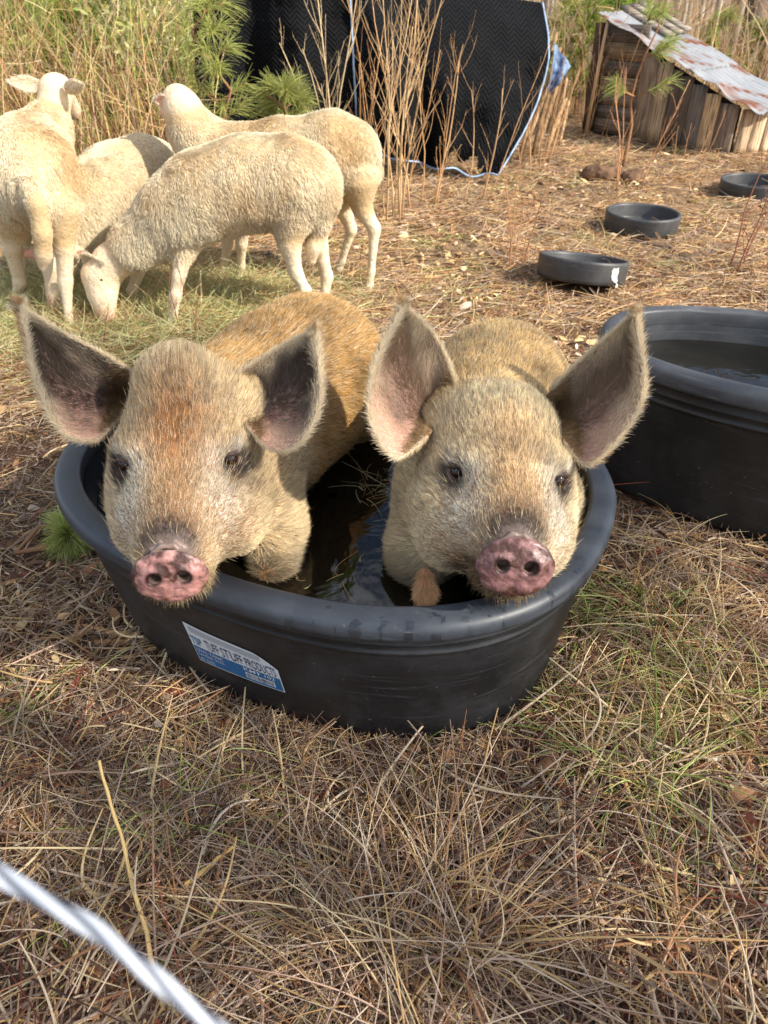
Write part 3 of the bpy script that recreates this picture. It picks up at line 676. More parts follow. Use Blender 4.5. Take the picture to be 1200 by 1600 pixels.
    lt = (rng.random(n) < .15) & ~dkp & (hc.sum(1) > .5); c[lt] = c[lt] * .35 + .65 * srgb(250, 238, 210)
    c = c * (1 - .55 * sst(.345, .285, P[:, 2]))[:, None]                                 # wet coat at the waterline
    strands('fur', P - Nn * .001, d, Lh, np.where(ishd > .5, .00030, .00038), c, M['hair'], bodyo, bend=t * .22 + cl * .4 - Nn * .05, npts=4)
    # ---- sparse long bristles standing out of the coat
    m = 3600; Pb, Nb = sample(V, F, N, m, rng, lambda P, Nn: wt(P, Nn)); qb = (Pb - E) @ Bm / sc_; hb = sst(-.20, -.12, qb[:, 1])[:, None]
    tb = nrm(nrm(Pb - disc) + Bm[:, 2] * .3) * hb + ax * (1 - hb); tb = nrm(tb - (tb * Nb).sum(-1, keepdims=True) * Nb)
    cb = mixc(np.tile(srgb(232, 208, 164), (m, 1)), srgb(110, 78, 50), (rng.random(m) < .35) * 1.0)
    strands('bristles', Pb, nrm(tb + Nb * .38 + rng.normal(size=Pb.shape) * .2), (.016 + .014 * rng.random(m)) * (1 - .35 * sst(.03, .12, qb[:, 1])), .00030, cb * rng.uniform(.7, 1.1, (m, 1)), M['hair'], bodyo, bend=tb * .3, npts=4, tip=.1)
    # ---- whiskers and coarse chin bristles
    m = 800; Pw_, Nw = sample(V, F, N, m, rng, lambda P, Nn: (lambda q: (np.linalg.norm((q - [0, sn - .03, sz - .035]) / [1, 1, .8], axis=1) < .06) * 1.0 * (np.linalg.norm(q - [0, sn, sz], axis=1) > .036) + 1e-6)((P - E) @ Bm / sc_))
    strands('whiskers', Pw_, nrm(Nw + np.array([0, -.2, -.5]) + rng.normal(size=(m, 3)) * .35), .006 + .013 * rng.random(m) ** 2, .00035, mixc(np.tile(srgb(90, 66, 42), (m, 1)), srgb(225, 200, 150), rng.random(m) * style['whisk']), M['hair'], bodyo, bend=np.tile([0, 0, -.3], (m, 1)))
    for e in ears: ear(root, *e, dark=style['eardark'])
    if wattle:
        Vw, Fw, Nw = surface([cone(wattle[0], wattle[1], .009, .013, .01), cone(wattle[1], wattle[2], .013, .006, .01)], .003, .01, 2)
        wo_ = mesh_np('wattle', Vw, Fw, M['skin'], root, True, np.tile(srgb(190, 135, 105), (len(Vw), 1)))
        Pq, Nq = sample(Vw, Fw, Nw, 3000, rng)
        dn = nrm(np.array(wattle[2]) - np.array(wattle[0])); strands('wattle_fur', Pq, nrm(dn + Nq * .45 + rng.normal(size=Pq.shape) * .25), .008 + .010 * rng.random(3000), .00035, np.tile(srgb(224, 184, 140), (3000, 1)) * rng.uniform(.5, 1.2, (3000, 1)), M['hair'], wo_)
    return root

P1 = dict(eye=.083, disc=1.05, pink=(192, 140, 132), cols=(0, 0), body=(214, 172, 104), body2=(200, 160, 100), head=(230, 206, 164), crown=(196, 138, 78), crownf=1.0, cream=(252, 245, 226),
          eyedark=1.1, bridge=(198, 166, 116), muz=1.0, eardark=1, whisk=.8, drop=12, scale=1.0, disctilt=.10)
P1['poll'] = .040; P1['shift'] = .010; P1['dirt'] = .7
P2 = dict(P1, poll=0, chin=.016, muzx=-.032, shift=-.014, dirt=1.6, pink=(144, 104, 102), body=(240, 208, 148), body2=(228, 194, 136), head=(244, 224, 184), crown=(222, 178, 122), crownf=.6, cream=(252, 245, 226), bridge=(206, 172, 118), muz=4.0, eardark=0, whisk=.3, disc=1.08, disctilt=.16, eye=.080)
if True:
    E1_ = D(279, 719, 1.215); S1_ = D(267, 901, 1.055)
    make_pig(11, 'left pig, darker golden brown with grey ears, snout hanging over the tub sticker', E1_, S1_, R(-1.5),
        [((-.305, 1.24, .445), .135), ((-.27, 1.34, .415), .160), ((-.215, 1.47, .415), .168), ((-.165, 1.58, .415), .160), ((-.15, 1.62, .40), .145)],
        [[((-.235, 1.20, .40), .080), ((-.205, 1.10, .33), .052), ((-.200, 1.04, .25), .041), ((-.2, 1.03, .05), .036)], [((-.41, 1.18, .36), .08), ((-.43, 1.13, .25), .045), ((-.43, 1.12, .05), .036)],
         [((-.08, 1.57, .33), .09), ((-.07, 1.56, .06), .045)], [((-.27, 1.60, .33), .09), ((-.27, 1.6, .06), .045)]],
        [([D(222, 592, 1.34), D(165, 560, 1.30), D(105, 528, 1.26), D(62, 498, 1.235)], [D(190, 650, 1.32), D(150, 684, 1.23), D(98, 668, 1.19), D(55, 592, 1.195)], D(30, 478, 1.22), D(150, 610, 1.30) - D(150, 610, 1.235), 21),
         ([D(345, 604, 1.31), D(392, 574, 1.31), D(435, 548, 1.29), D(470, 530, 1.27)], [D(372, 648, 1.285), D(420, 697, 1.21), D(470, 688, 1.18), D(500, 622, 1.20)], D(492, 520, 1.25), D(430, 600, 1.305) - D(430, 600, 1.255), 22)],
        P1, 190000, 130000)
    E2_ = D(793, 742, 1.195); S2_ = D(808, 886, 1.035)
    make_pig(12, 'right pig, paler cream face, upright pink ears and muddy chin, beside the big tank', E2_, S2_, R(-3),
        [((.185, 1.20, .43), .128), ((.20, 1.30, .405), .150), ((.235, 1.42, .405), .148), ((.255, 1.50, .40), .145), ((.26, 1.53, .39), .135)],
        [[((.115, 1.14, .38), .10), ((.075, 1.06, .31), .062), ((.055, 1.02, .22), .042), ((.055, 1.01, .05), .036)], [((.29, 1.15, .36), .08), ((.31, 1.08, .25), .045), ((.31, 1.07, .05), .036)],
         [((.17, 1.48, .33), .085), ((.17, 1.48, .06), .045)], [((.32, 1.48, .33), .085), ((.32, 1.47, .06), .045)]],
        [([D(716, 612, 1.33), D(700, 575, 1.32), D(680, 535, 1.30), D(655, 500, 1.28)], [D(668, 682, 1.25), D(622, 712, 1.20), D(584, 660, 1.18), D(584, 575, 1.20)], D(630, 478, 1.26), D(640, 600, 1.33) - D(640, 600, 1.265), 23),
         ([D(858, 612, 1.33), D(890, 582, 1.31), D(930, 545, 1.28), D(968, 512, 1.25)], [D(878, 690, 1.24), D(918, 722, 1.19), D(970, 680, 1.17), D(1006, 610, 1.18)], D(992, 492, 1.22), D(935, 620, 1.31) - D(935, 620, 1.245), 24)],
        P2, 190000, 110000, wattle=(D(663, 895, 1.19), D(665, 922, 1.165), D(664, 948, 1.155)))

# ------------------------------------------------------------------ sheep
def make_sheep(seed, label, torso, head, legs, tail, ears, white=.3, n=60000):
    torso = [(np.array(p) + [0, 0, .016], r_ * .855) for p, r_ in torso]; legs = [[(p, r_ * (.88 if i else .95)) for i, (p, r_) in enumerate(l)] for l in legs]
    rng = np.random.default_rng(seed)
    root = empty('sheep', (torso[0][0][0], torso[0][0][1], 0)); tag(root, label, 'sheep', 'sheep feeding on the hay')
    pr = []
    def chain(L_, k=.04):
        for i in range(len(L_) - 1): pr.append(cone(L_[i][0], L_[i + 1][0], L_[i][1], L_[i + 1][1], k))
    chain(torso, .07); chain(head, .03)
    for l in legs: chain(l, .02)
    for l in legs:                                                    # hoof
        p = np.array(l[-1][0]); r_ = l[-1][1]; pr.append(cone(p, p + [0, -.018, -.012], r_ * 1.15, r_ * 1.1, .008))
    if tail: chain(tail, .02)
    V, F, N = surface(pr, .011, smooth_it=1)
    hd = np.array([p for p, r_ in head]); 
    legtop = .34
    hdist = np.min(np.stack([sd_cone(V.astype(np.float32), head[i][0], head[i + 1][0], head[i][1], head[i + 1][1]) for i in range(len(head) - 1)]), 0)
    c = np.tile(srgb(186, 160, 120), (len(V), 1)); c = mixc(c, srgb(226, 208, 178), sst(.36, .30, V[:, 2])); face = sst(.03, .0, hdist)
    c = mixc(c, srgb(226, 204, 172), face)
    muz = np.array(head[-1][0]); c = mixc(c, srgb(222, 178, 156), sst(.055, .03, np.linalg.norm(V - muz, axis=1)))
    hf = nrm(muz - np.array(head[-2][0])); hs = nrm(np.cross(hf, [0, 0, 1.])); hu = np.cross(hs, hf)
    for s_ in (-1, 1):                                                # nostrils and the line of the mouth
        npt = muz + hf * head[-1][1] * .8 + hs * s_ * .014; c = mixc(c, srgb(120, 84, 74), sst(.016, .008, np.linalg.norm(V - npt, axis=1)))
    c = mixc(c, srgb(70, 60, 52), sst(.035, .015, V[:, 2]))
    body = mesh_np('body', V, F, M['woolskin'], root, True, c)
    P, Nn = sample(V, F, N, n, rng)
    hd_ = np.min(np.stack([sd_cone(P.astype(np.float32), head[i][0], head[i + 1][0], head[i][1], head[i + 1][1]) for i in range(len(head) - 1)]), 0)
    f_ = sst(.05, .0, hd_)
    tp = np.array([p for p, r_ in torso]); ax = nrm(tp[0] - tp[-1])                      # torso runs rump -> neck
    td = np.min(np.stack([sd_cone(P.astype(np.float32), torso[i][0], torso[i + 1][0], torso[i][1], torso[i + 1][1]) for i in range(len(torso) - 1)]), 0)
    leg = sst(.02, .07, td) * (1 - f_)
    t = ax * .5 + np.array([0, 0, -1.0]); t = t - (t * Nn).sum(-1, keepdims=True) * Nn
    wv = np.stack([fbm(P, seed + i, 26, 2) for i in (1, 2, 3)], -1); wv2 = np.stack([fbm(P, seed + 9 + i, 9, 2) for i in (1, 2, 3)], -1)
    wool = (1 - f_) * (1 - .85 * leg)
    Pa = P * [1, 1, .33]; wv3 = np.stack([vnoise(Pa, seed + 40 + i, 62) for i in (1, 2, 3)], -1); wv = np.stack([fbm(Pa, seed + i, 30, 2) for i in (1, 2, 3)], -1); wv3, wv, wv2 = [k_ - .8 * Nn * (k_ * Nn).sum(-1, keepdims=True) for k_ in (wv3, wv, wv2)]
    d = nrm(nrm(t) + Nn * (.30 * wool + .20)[:, None] + (wv * .22 + wv2 * .25 + wv3 * .20) * wool[:, None] + rng.normal(size=P.shape) * .13)
    L_ = (.006 + .012 * wool) * rng.uniform(.5, 1.2, n) * (1 + .35 * fbm(P, seed + 5, 12, 2) * wool)
    nz_ = fbm(P, seed + 6, 5, 3)
    top = sst(.2, .9, Nn[:, 2])
    c = mixc(np.tile(srgb(238, 226, 198), (n, 1)), srgb(214, 186, 142), np.clip(.42 + nz_ * .9 - white * .5, 0, 1) * wool)
    c = mixc(c, srgb(226, 214, 188), np.clip(white * (.5 + nz_ * .6), 0, 1)); c = mixc(c, srgb(224, 206, 176), leg * .8); c = mixc(c, srgb(216, 192, 154), f_ * .9)
    knee = np.exp(-((P[:, 2] - .26) / .04) ** 2) * leg; c = mixc(c, srgb(206, 172, 126), knee * .5)
    c = c * rng.uniform(.75, 1.15, (n, 1)) * (1 + .10 * wv3[:, :1] + .08 * wv[:, :1])
    strands('wool', P - Nn * .002, d, L_, .0010 - .0003 * f_, c, M['wool'], body, bend=wv3 * .35 * wool[:, None] + np.array([0, 0, -.15]), npts=4, tip=.3)
    for (a, b_, wv_, fold) in ears:                                   # leaf-shaped ears: root, tip, width vector
        a = np.array(a); b_ = np.array(b_); wv_ = np.array(wv_); s = np.linspace(0, 1, 12)[:, None, None]; v = np.linspace(-1, 1, 9)[None, :, None]
        prof = np.sin(np.pi * np.clip(s * .86 + .14, 0, 1)) ** .7 * (1 - .15 * s); cr_ = nrm(np.cross(b_ - a, wv_))
        Pg = a + (b_ - a) * s + wv_ * v * prof * .5 + cr_ * fold * (1 - v ** 2) * np.sin(np.pi * (s * .8 + .1)); q = Pg.reshape(-1, 3); m = len(q)
        Q = grid_faces(12, 9); th = cr_ * .004
        rim = [i * 9 for i in range(12)] + [11 * 9 + j for j in range(1, 9)] + [i * 9 + 8 for i in range(10, -1, -1)] + [j for j in range(7, 0, -1)] + [0]; rim = np.array(rim)
        fr = np.stack([rim[:-1], rim[1:], rim[1:] + m, rim[:-1] + m], -1)
        cc = np.vstack([np.tile(srgb(226, 172, 150), (m, 1)), np.tile(srgb(236, 220, 196), (m, 1))])
        eo = mesh_np('ear', np.vstack([q, q - th]), [Q, Q[:, ::-1] + m, fr], M['woolskin'], root, True, cc)
        k = 1500; i = rng.integers(0, m, k); strands('ear_fur', q[i] - th + rng.normal(size=(k, 3)) * .003, nrm(nrm(b_ - a) - cr_ * .5 + rng.normal(size=(k, 3)) * .2), .01, .0007, np.tile(srgb(240, 228, 205), (k, 1)) * rng.uniform(.8, 1.1, (k, 1)), M['wool'], eo)
    # eye on the side of the head facing the viewer
    h0 = np.array(head[1][0]); h1 = np.array(head[2][0]); fa = nrm(h1 - h0); cv = nrm(np.array([0, 0, H]) - h0); sd_ = nrm(cv - (cv @ fa) * fa)
    for s_ in (1,):
        p = h0 + fa * .018 + sd_ * (head[1][1] * .93); Vq, Fq, Nq = surface([ell(p, [.011, .011, .011], .001)], .004, .008, 1)
        mesh_np('eye', Vq, Fq, mat('sheep_eye', (.03, .022, .012), .15, .5), root)
    return root
if True:
    q = 2.95
    make_sheep(31, 'cream sheep in side view with its head down, eating hay in front of the others',
        [(Y(478, 296, q), .150), (Y(455, 292, q), .168), (Y(385, 295, q), .178), (Y(315, 315, q - .02), .168), (Y(270, 345, q - .03), .140), (Y(215, 388, q - .05), .092), (Y(178, 418, q - .06), .070)],
        [(Y(172, 410, q - .06), .068), (Y(158, 432, q - .07), .068), (Y(160, 462, q - .10), .050), (Y(166, 490, q - .12), .036)],
        [[(Y(292, 375, 2.88), .055), (Y(279, 432, 2.84), .027), (Y(274, 462, 2.83), .025), (Y(270, 500, 2.82), .017), (Y(266, 517, 2.81), .021)],
         [(Y(245, 370, 3.0), .05), (Y(214, 430, 3.04), .024), (Y(206, 455, 3.04), .023), (Y(204, 482, 3.04), .020)],
         [(Y(455, 335, 2.90), .100), (Y(452, 380, 2.88), .050), (Y(462, 425, 2.88), .028), (Y(478, 455, 2.87), .024), (Y(470, 520, 2.80), .019)],
         [(Y(485, 335, 3.02), .085), (Y(498, 385, 3.04), .040), (Y(511, 432, 3.05), .026), (Y(505, 480, 3.03), .019)]],
        [(Y(509, 285, q), .045), (Y(512, 315, q + .0), .040), (Y(502, 350, q - .01), .034), (Y(490, 385, q - .02), .030), (Y(487, 408, q - .02), .018)],
        [(Y(128, 402, 2.86), Y(160, 410, 2.82), [0, .02, -.055], .012), (Y(142, 405, 2.98), Y(120, 396, 3.04), [0, .02, -.05], .012)], .25, 130000)
    q = 3.40
    make_sheep(32, 'cream sheep standing behind the others, head raised and turned away, one ear drooping',
        [(Y(553, 243, q), .130), (Y(520, 240, q), .152), (Y(440, 250, q), .150), (Y(370, 255, q), .140), (Y(322, 240, q), .120), (Y(298, 205, q), .090), (Y(286, 178, q), .078)],
        [(Y(284, 166, q), .066), (Y(278, 158, q + .02), .056), (Y(262, 172, q + .12), .036)],
        [[(Y(560, 285, q - .06), .095), (Y(566, 325, q - .06), .048), (Y(585, 357, q - .07), .030), (Y(580, 425, q - .08), .018), (Y(577, 448, q - .08), .022)],
         [(Y(540, 285, q + .08), .085), (Y(536, 325, q + .1), .045), (Y(549, 358, q + .12), .028), (Y(534, 408, q + .15), .018), (Y(530, 418, q + .17), .021)],
         [(Y(385, 310, q - .04), .06), (Y(377, 380, q), .028), (Y(377, 415, q + .04), .019), (Y(373, 434, q + .05), .022)],
         [(Y(355, 310, q + .06), .06), (Y(356, 380, q + .06), .028), (Y(350, 415, q + .06), .019), (Y(344, 436, q + .06), .022)]],
        [(Y(580, 245, q), .035), (Y(585, 270, q), .030), (Y(578, 290, q), .018)],
        [(Y(264, 160, q - .03), Y(241, 158, q - .02), [0, .01, -.05], -.01)], .15, 85000)
    make_sheep(33, 'cream sheep at the left edge seen from behind, head up, long tail hanging',
        [(Y(56, 300, 2.90), .150), (Y(54, 275, 2.97), .165), (Y(50, 252, 3.12), .160), (Y(54, 238, 3.30), .138), (Y(74, 212, 3.40), .095), (Y(86, 172, 3.47), .072)],
        [(Y(87, 142, 3.48), .066), (Y(90, 142, 3.54), .060), (Y(112, 172, 3.66), .040)],
        [[(Y(22, 330, 2.95), .085), (Y(18, 385, 2.96), .038), (Y(31, 440, 3.00), .027), (Y(22, 478, 3.05), .018), (Y(18, 488, 3.05), .021)],
         [(Y(92, 330, 2.86), .090), (Y(100, 385, 2.84), .042), (Y(102, 440, 2.84), .029), (Y(108, 500, 2.80), .018), (Y(111, 524, 2.78), .022)],
         [(Y(75, 330, 3.25), .06), (Y(78, 400, 3.3), .026), (Y(80, 440, 3.3), .02)], [(Y(35, 330, 3.3), .06), (Y(36, 400, 3.3), .026), (Y(36, 440, 3.3), .02)]],
        [(Y(50, 285, 2.80), .036), (Y(58, 320, 2.75), .034), (Y(66, 365, 2.74), .032), (Y(68, 398, 2.74), .028), (Y(66, 418, 2.74), .014)],
        [(Y(62, 134, 3.46), Y(14, 128, 3.42), [0, .02, .055], .012), (Y(103, 138, 3.44), Y(131, 131, 3.38), [0, .03, -.06], -.012)], .1, 110000)
    make_sheep(34, 'whitest sheep, squeezed between the others, reaching its head down to the hay',
        [(Y(240, 268, 3.62), .135), (Y(225, 272, 3.55), .150), (Y(180, 290, 3.42), .160), (Y(145, 315, 3.28), .150), (Y(125, 350, 3.16), .110), (Y(108, 385, 3.08), .078)],
        [(Y(98, 400, 3.04), .064), (Y(92, 415, 3.01), .060), (Y(87, 472, 2.97), .036)],
        [[(Y(175, 340, 3.3), .06), (Y(172, 400, 3.3), .028), (Y(172, 440, 3.3), .02)], [(Y(125, 350, 3.3), .06), (Y(128, 400, 3.35), .028), (Y(130, 440, 3.35), .02)],
         [(Y(235, 300, 3.5), .09), (Y(245, 350, 3.5), .035), (Y(243, 405, 3.55), .02)], [(Y(225, 300, 3.65), .09), (Y(222, 350, 3.7), .035), (Y(222, 390, 3.75), .02)]],
        None,
        [(Y(66, 398, 3.02), Y(28, 397, 2.98), [0, .02, -.05], .012), (Y(112, 398, 3.02), Y(122, 402, 2.98), [0, .02, -.05], .01)], .8, 70000)

# ------------------------------------------------------------------ dead grass, hay, litter
def footprint(x, y, g=0.0):
    m = in_oval(TUB, .50, .355, x, y, g) | in_oval(TANK, .53, .27, x, y, g)
    for a, b, r_ in PANS: m |= np.hypot(x - a, y - b) < r_ + .025
    return m
def field(n, y0, y1, rng, pw=2.0, xs=.62, xo=.35, side=0):
    """points on the ground, thinner with distance"""
    u = rng.random(n); k = 1 - pw
    y = (y0 ** k + u * (y1 ** k - y0 ** k)) ** (1 / k) if abs(k) > 1e-6 else y0 * (y1 / y0) ** u
    x = (rng.random(n) * 2 - 1) * (xo + xs * y)
    return x, y
PAL = dict(grey=[(172, 154, 134), (146, 126, 110), (196, 176, 148), (122, 98, 82), (158, 132, 110)], straw=[(205, 178, 130), (190, 158, 108), (222, 200, 156), (176, 140, 96), (160, 118, 84)],
           orange=[(206, 168, 120), (184, 142, 100), (222, 190, 142), (148, 110, 78)], pink=[(202, 176, 152), (182, 152, 130), (218, 196, 170), (146, 118, 102)],
           green=[(150, 164, 84), (168, 178, 104), (128, 142, 70), (184, 188, 120)], hay=[(196, 198, 140), (176, 180, 118), (214, 208, 160), (158, 160, 104)], brown=[(96, 70, 54), (78, 56, 44), (118, 86, 62)],
           red=[(120, 62, 48), (138, 78, 58), (96, 52, 44)])
def pick(names, n, rng, jit=.25):
    pal = np.array([srgb(*c) for nm in names for c in PAL[nm]]); return pal[rng.integers(0, len(pal), n)] * rng.uniform(1 - jit, 1 + jit, (n, 1))
def lying(x, y, rng, zmax=.02, up=.16):
    n = len(x); a = rng.uniform(0, 2 * np.pi, n)
    d = np.stack([np.cos(a), np.sin(a), rng.normal(size=n) * up + .05], -1)
    z = gh(x, y) + rng.random(n) * zmax
    return np.stack([x, y, z], -1), nrm(d)
def litter(name, label, n, y0, y1, names, L0, L1, r0, r1, seed, zmax, up=.16, pw=2.0, jit=.28, kind='stuff', bare=9.):
    rng = np.random.default_rng(seed); x, y = field(n, y0, y1, rng, pw); m = ~footprint(x, y, .0) & ((fbm(np.stack([x, y, x * 0], -1), 55, 2.6, 3) < bare + rng.normal(size=len(x)) * .12)); x, y = x[m], y[m]
    P, d = lying(x, y, rng, zmax, up); k = len(x); L_ = rng.uniform(L0, L1, k) * rng.uniform(.5, 1, k)
    cl = fbm(P, seed, 3.0, 2); c = pick(names, k, rng, jit) * (1 + .25 * cl)[:, None]
    o = strands(name, P, d, L_, rng.uniform(r0, r1, k), c, M['straw'], None, bend=np.stack([rng.normal(size=k) * .45, rng.normal(size=k) * .45, rng.normal(size=k) * .12 - .05], -1), npts=5, tip=.4)
    tag(o, label, kind=kind); return o
g_ = 1.0
litter('dead_grass', 'flattened grey and tan dead grass around the tub', 70000, .25, 3.4, ['grey', 'straw', 'grey', 'brown'], .05, .16, .0006, .0014, 41, .022, bare=.06)
litter('dead_grass', 'short brown plant litter on the soil near the tub', 90000, .25, 3.4, ['brown', 'grey', 'pink', 'brown'], .015, .07, .0006, .0014, 42, .012, .10, bare=.30)
litter('dead_grass', 'sunlit orange and straw litter across the clearing', 110000, 2.2, 10, ['orange', 'straw', 'orange', 'pink', 'grey'], .05, .22, .0012, .0028, 43, .03, .14, pw=1.6, bare=.22)

litter('dead_grass', 'broad curled dead blades and twigs lying in the foreground', 5200, .25, 2.8, ['straw', 'pink', 'grey', 'brown'], .07, .24, .0013, .0029, 44, .03, .18)
litter('dead_grass', 'thin dark twigs lying in the foreground', 700, .25, 3.0, ['brown', 'red'], .10, .30, .0008, .0018, 45, .035, .14)
def clumps(name, label, spots, seed, kind='stuff', mat_='straw'):
    """spots: (x, y, radius, count, palette names, length, lean vector, spread)"""
    rng = np.random.default_rng(seed); PP, DD, LL, RR, CC, BB = [], [], [], [], [], []
    for (cx_, cy_, r_, cnt, names, Lm, lean, spread) in spots:
        a = rng.uniform(0, 2 * np.pi, cnt); rr = r_ * np.sqrt(rng.random(cnt)); x = cx_ + rr * np.cos(a); y = cy_ + rr * np.sin(a)
        m = ~footprint(x, y, .02); x, y, a = x[m], y[m], a[m]; k = len(x)
        if not k: continue
        PP.append(np.stack([x, y, gh(x, y) - .003], -1)); d = np.stack([np.cos(a) * spread * .6 + lean[0], np.sin(a) * spread * .6 + lean[1], np.full(k, .8)], -1) + rng.normal(size=(k, 3)) * .42
        DD.append(nrm(d)); LL.append(Lm * rng.uniform(.35, 1.1, k)); RR.append(rng.uniform(.0007, .0013, k) * (1 + cy_ * .25) * (1 + 2.0 * (Lm - .1) / .1 * .22 * rng.random(k))); CC.append(pick(names, k, rng, .25))
        dd = d / np.linalg.norm(d, axis=1)[:, None]; BB.append(np.stack([dd[:, 0] * .8 + rng.normal(size=k) * .45, dd[:, 1] * .8 + rng.normal(size=k) * .45, -.75 + rng.normal(size=k) * .25], -1))
    o = strands(name, np.concatenate(PP), np.concatenate(DD), np.concatenate(LL), np.concatenate(RR), np.concatenate(CC), M[mat_], None, bend=np.concatenate(BB), npts=6, tip=.2)
    tag(o, label, kind=kind); return o
rng = np.random.default_rng(77); sp = []
for (px, py, r_, cnt, names, Lm) in [(520, 1470, .11, 460, ['pink', 'straw'], .24), (620, 1560, .14, 620, ['pink', 'straw'], .26), (700, 1440, .09, 300, ['pink', 'straw'], .20), (400, 1390, .10, 300, ['pink', 'grey'], .15),
        (480, 1250, .10, 260, ['straw', 'grey'], .14), (300, 1260, .10, 260, ['straw', 'green', 'grey'], .13), (250, 1300, .09, 70, ['green'], .12), (1000, 1150, .13, 420, ['straw', 'grey', 'straw', 'green'], .18), (1080, 1050, .13, 420, ['straw', 'grey', 'straw', 'green'], .18),
        (980, 980, .12, 300, ['straw', 'green'], .15), (930, 960, .08, 110, ['green'], .14), (1120, 1180, .10, 120, ['green', 'straw'], .17), (1000, 1220, .06, 80, ['green'], .14), (1020, 880, .12, 360, ['straw', 'grey'], .14), (1150, 930, .12, 340, ['straw', 'grey'], .15), (1190, 1000, .12, 320, ['straw', 'pink'], .17),
        (1000, 1480, .12, 260, ['grey', 'straw'], .13), (1150, 1400, .12, 300, ['pink', 'grey'], .15), (880, 1350, .10, 180, ['grey', 'pink'], .12), (180, 1450, .10, 170, ['grey', 'straw'], .12), (60, 1250, .12, 220, ['grey', 'straw'], .13), (170, 930, .10, 200, ['straw', 'grey'], .11),
        (30, 1100, .06, 120, ['green'], .08), (60, 960, .12, 240, ['grey', 'straw'], .11), (400, 1180, .09, 150, ['straw', 'grey'], .10), (280, 1100, .07, 130, ['straw'], .09), (870, 1130, .07, 150, ['straw', 'green'], .13), (50, 700, .2, 260, ['grey', 'brown'], .1), (30, 620, .2, 240, ['straw', 'hay'], .12)]:
    p = G(px, py); 
    for k in range(5):
        a = rng.uniform(0, 6.28); sp.append((p[0] + r_ * .7 * math.cos(a), p[1] + r_ * .7 * math.sin(a), r_ * rng.uniform(.3, .8), int(cnt * .32), names, Lm * rng.uniform(.7, 1.15), rng.normal(size=2) * .35, .55))
for k in range(150):                                                  # scattered tussocks
    x, y = field(1, .3, 3.3, rng); sp.append((x[0], y[0], .05, 60, [['grey', 'straw'], ['pink'], ['straw'], ['green', 'straw', 'grey', 'pink']][rng.integers(0, 4)], rng.uniform(.06, .14), rng.normal(size=2) * .5, .6))
clumps('grass_tussocks', 'dry grass tussocks with some green blades around the tub', sp, 78)
sp = []
for k in range(420):
    x, y = field(1, 3.0, 9.5, rng, 1.5); sp.append((x[0], y[0], rng.uniform(.04, .2), 50, [['straw'], ['orange', 'straw'], ['straw', 'hay'], ['grey', 'straw'], ['green', 'straw', 'straw']][rng.integers(0, 5)], rng.uniform(.06, .16), rng.normal(size=2) * .4, .7))
clumps('grass_tussocks', 'thin dry grass scattered over the far clearing', sp, 79)
# hay under the sheep
rng = np.random.default_rng(80); n = 26000
x = rng.normal(-1.15, .42, n); y = rng.normal(3.05, .26, n); P, d = lying(x, y, rng, .07, .3)
tag(strands('hay', P, d, rng.uniform(.05, .14, n), .0011, pick(['hay', 'hay', 'straw'], n, rng), M['straw'], None, bend=rng.normal(size=(n, 3)) * .35, npts=5, tip=.5), 'pale green hay spread under the sheep', kind='stuff')
# bark chips and dead leaves
rng = np.random.default_rng(81); mb = MB()
def chips(n, y0, y1, s0, s1, names, pw):
    x, y = field(n, y0, y1, rng, pw); m = ~footprint(x, y, .02); x, y = x[m], y[m]; k = len(x); a = rng.uniform(0, 6.28, k); L_ = rng.uniform(s0, s1, k) * (.4 + .6 * rng.random(k)); W_ = L_ * rng.uniform(.15, .55, k)
    ux = np.stack([np.cos(a), np.sin(a), rng.normal(size=k) * .2], -1) * L_[:, None]; uy = np.stack([-np.sin(a), np.cos(a), rng.normal(size=k) * .35], -1) * W_[:, None]
    c0 = np.stack([x, y, gh(x, y) + .006 + .012 * rng.random(k)], -1); up = np.array([0, 0, 1.]) * (W_ * .35)[:, None]
    V = np.stack([c0 - ux * .5, c0 - ux * .22 + uy * .5 + up * .4, c0 + ux * .3 + uy * .42 + up * .3, c0 + ux * .55, c0 + ux * .2 - uy * .5, c0 - ux * .3 - uy * .4, c0 + up], 1)
    F = np.array([(0, 5, 6), (5, 4, 6), (4, 3, 6), (3, 2, 6), (2, 1, 6), (1, 0, 6)])
    V[:, :, 2] += rng.normal(size=(k, 7)) * .0015
    mb.add(V.reshape(-1, 3), (F[None] + 7 * np.arange(k)[:, None, None]).reshape(-1, 3), np.repeat(pick(names, k, rng, .35), 7, 0))
chips(14000, .3, 3.4, .010, .038, ['brown', 'brown', 'orange', 'grey', 'red'], 2.0)
chips(1100, .4, 3.4, .03, .08, ['orange', 'brown', 'brown', 'straw', 'red'], 1.6)
chips(9000, 2.6, 12, .02, .085, ['orange', 'brown', 'straw', 'orange', 'pink'], 1.5)
tag(mb.build('dead_leaves', M['bark'], None, False), 'brown leaves and bark chips strewn over the ground', kind='stuff')

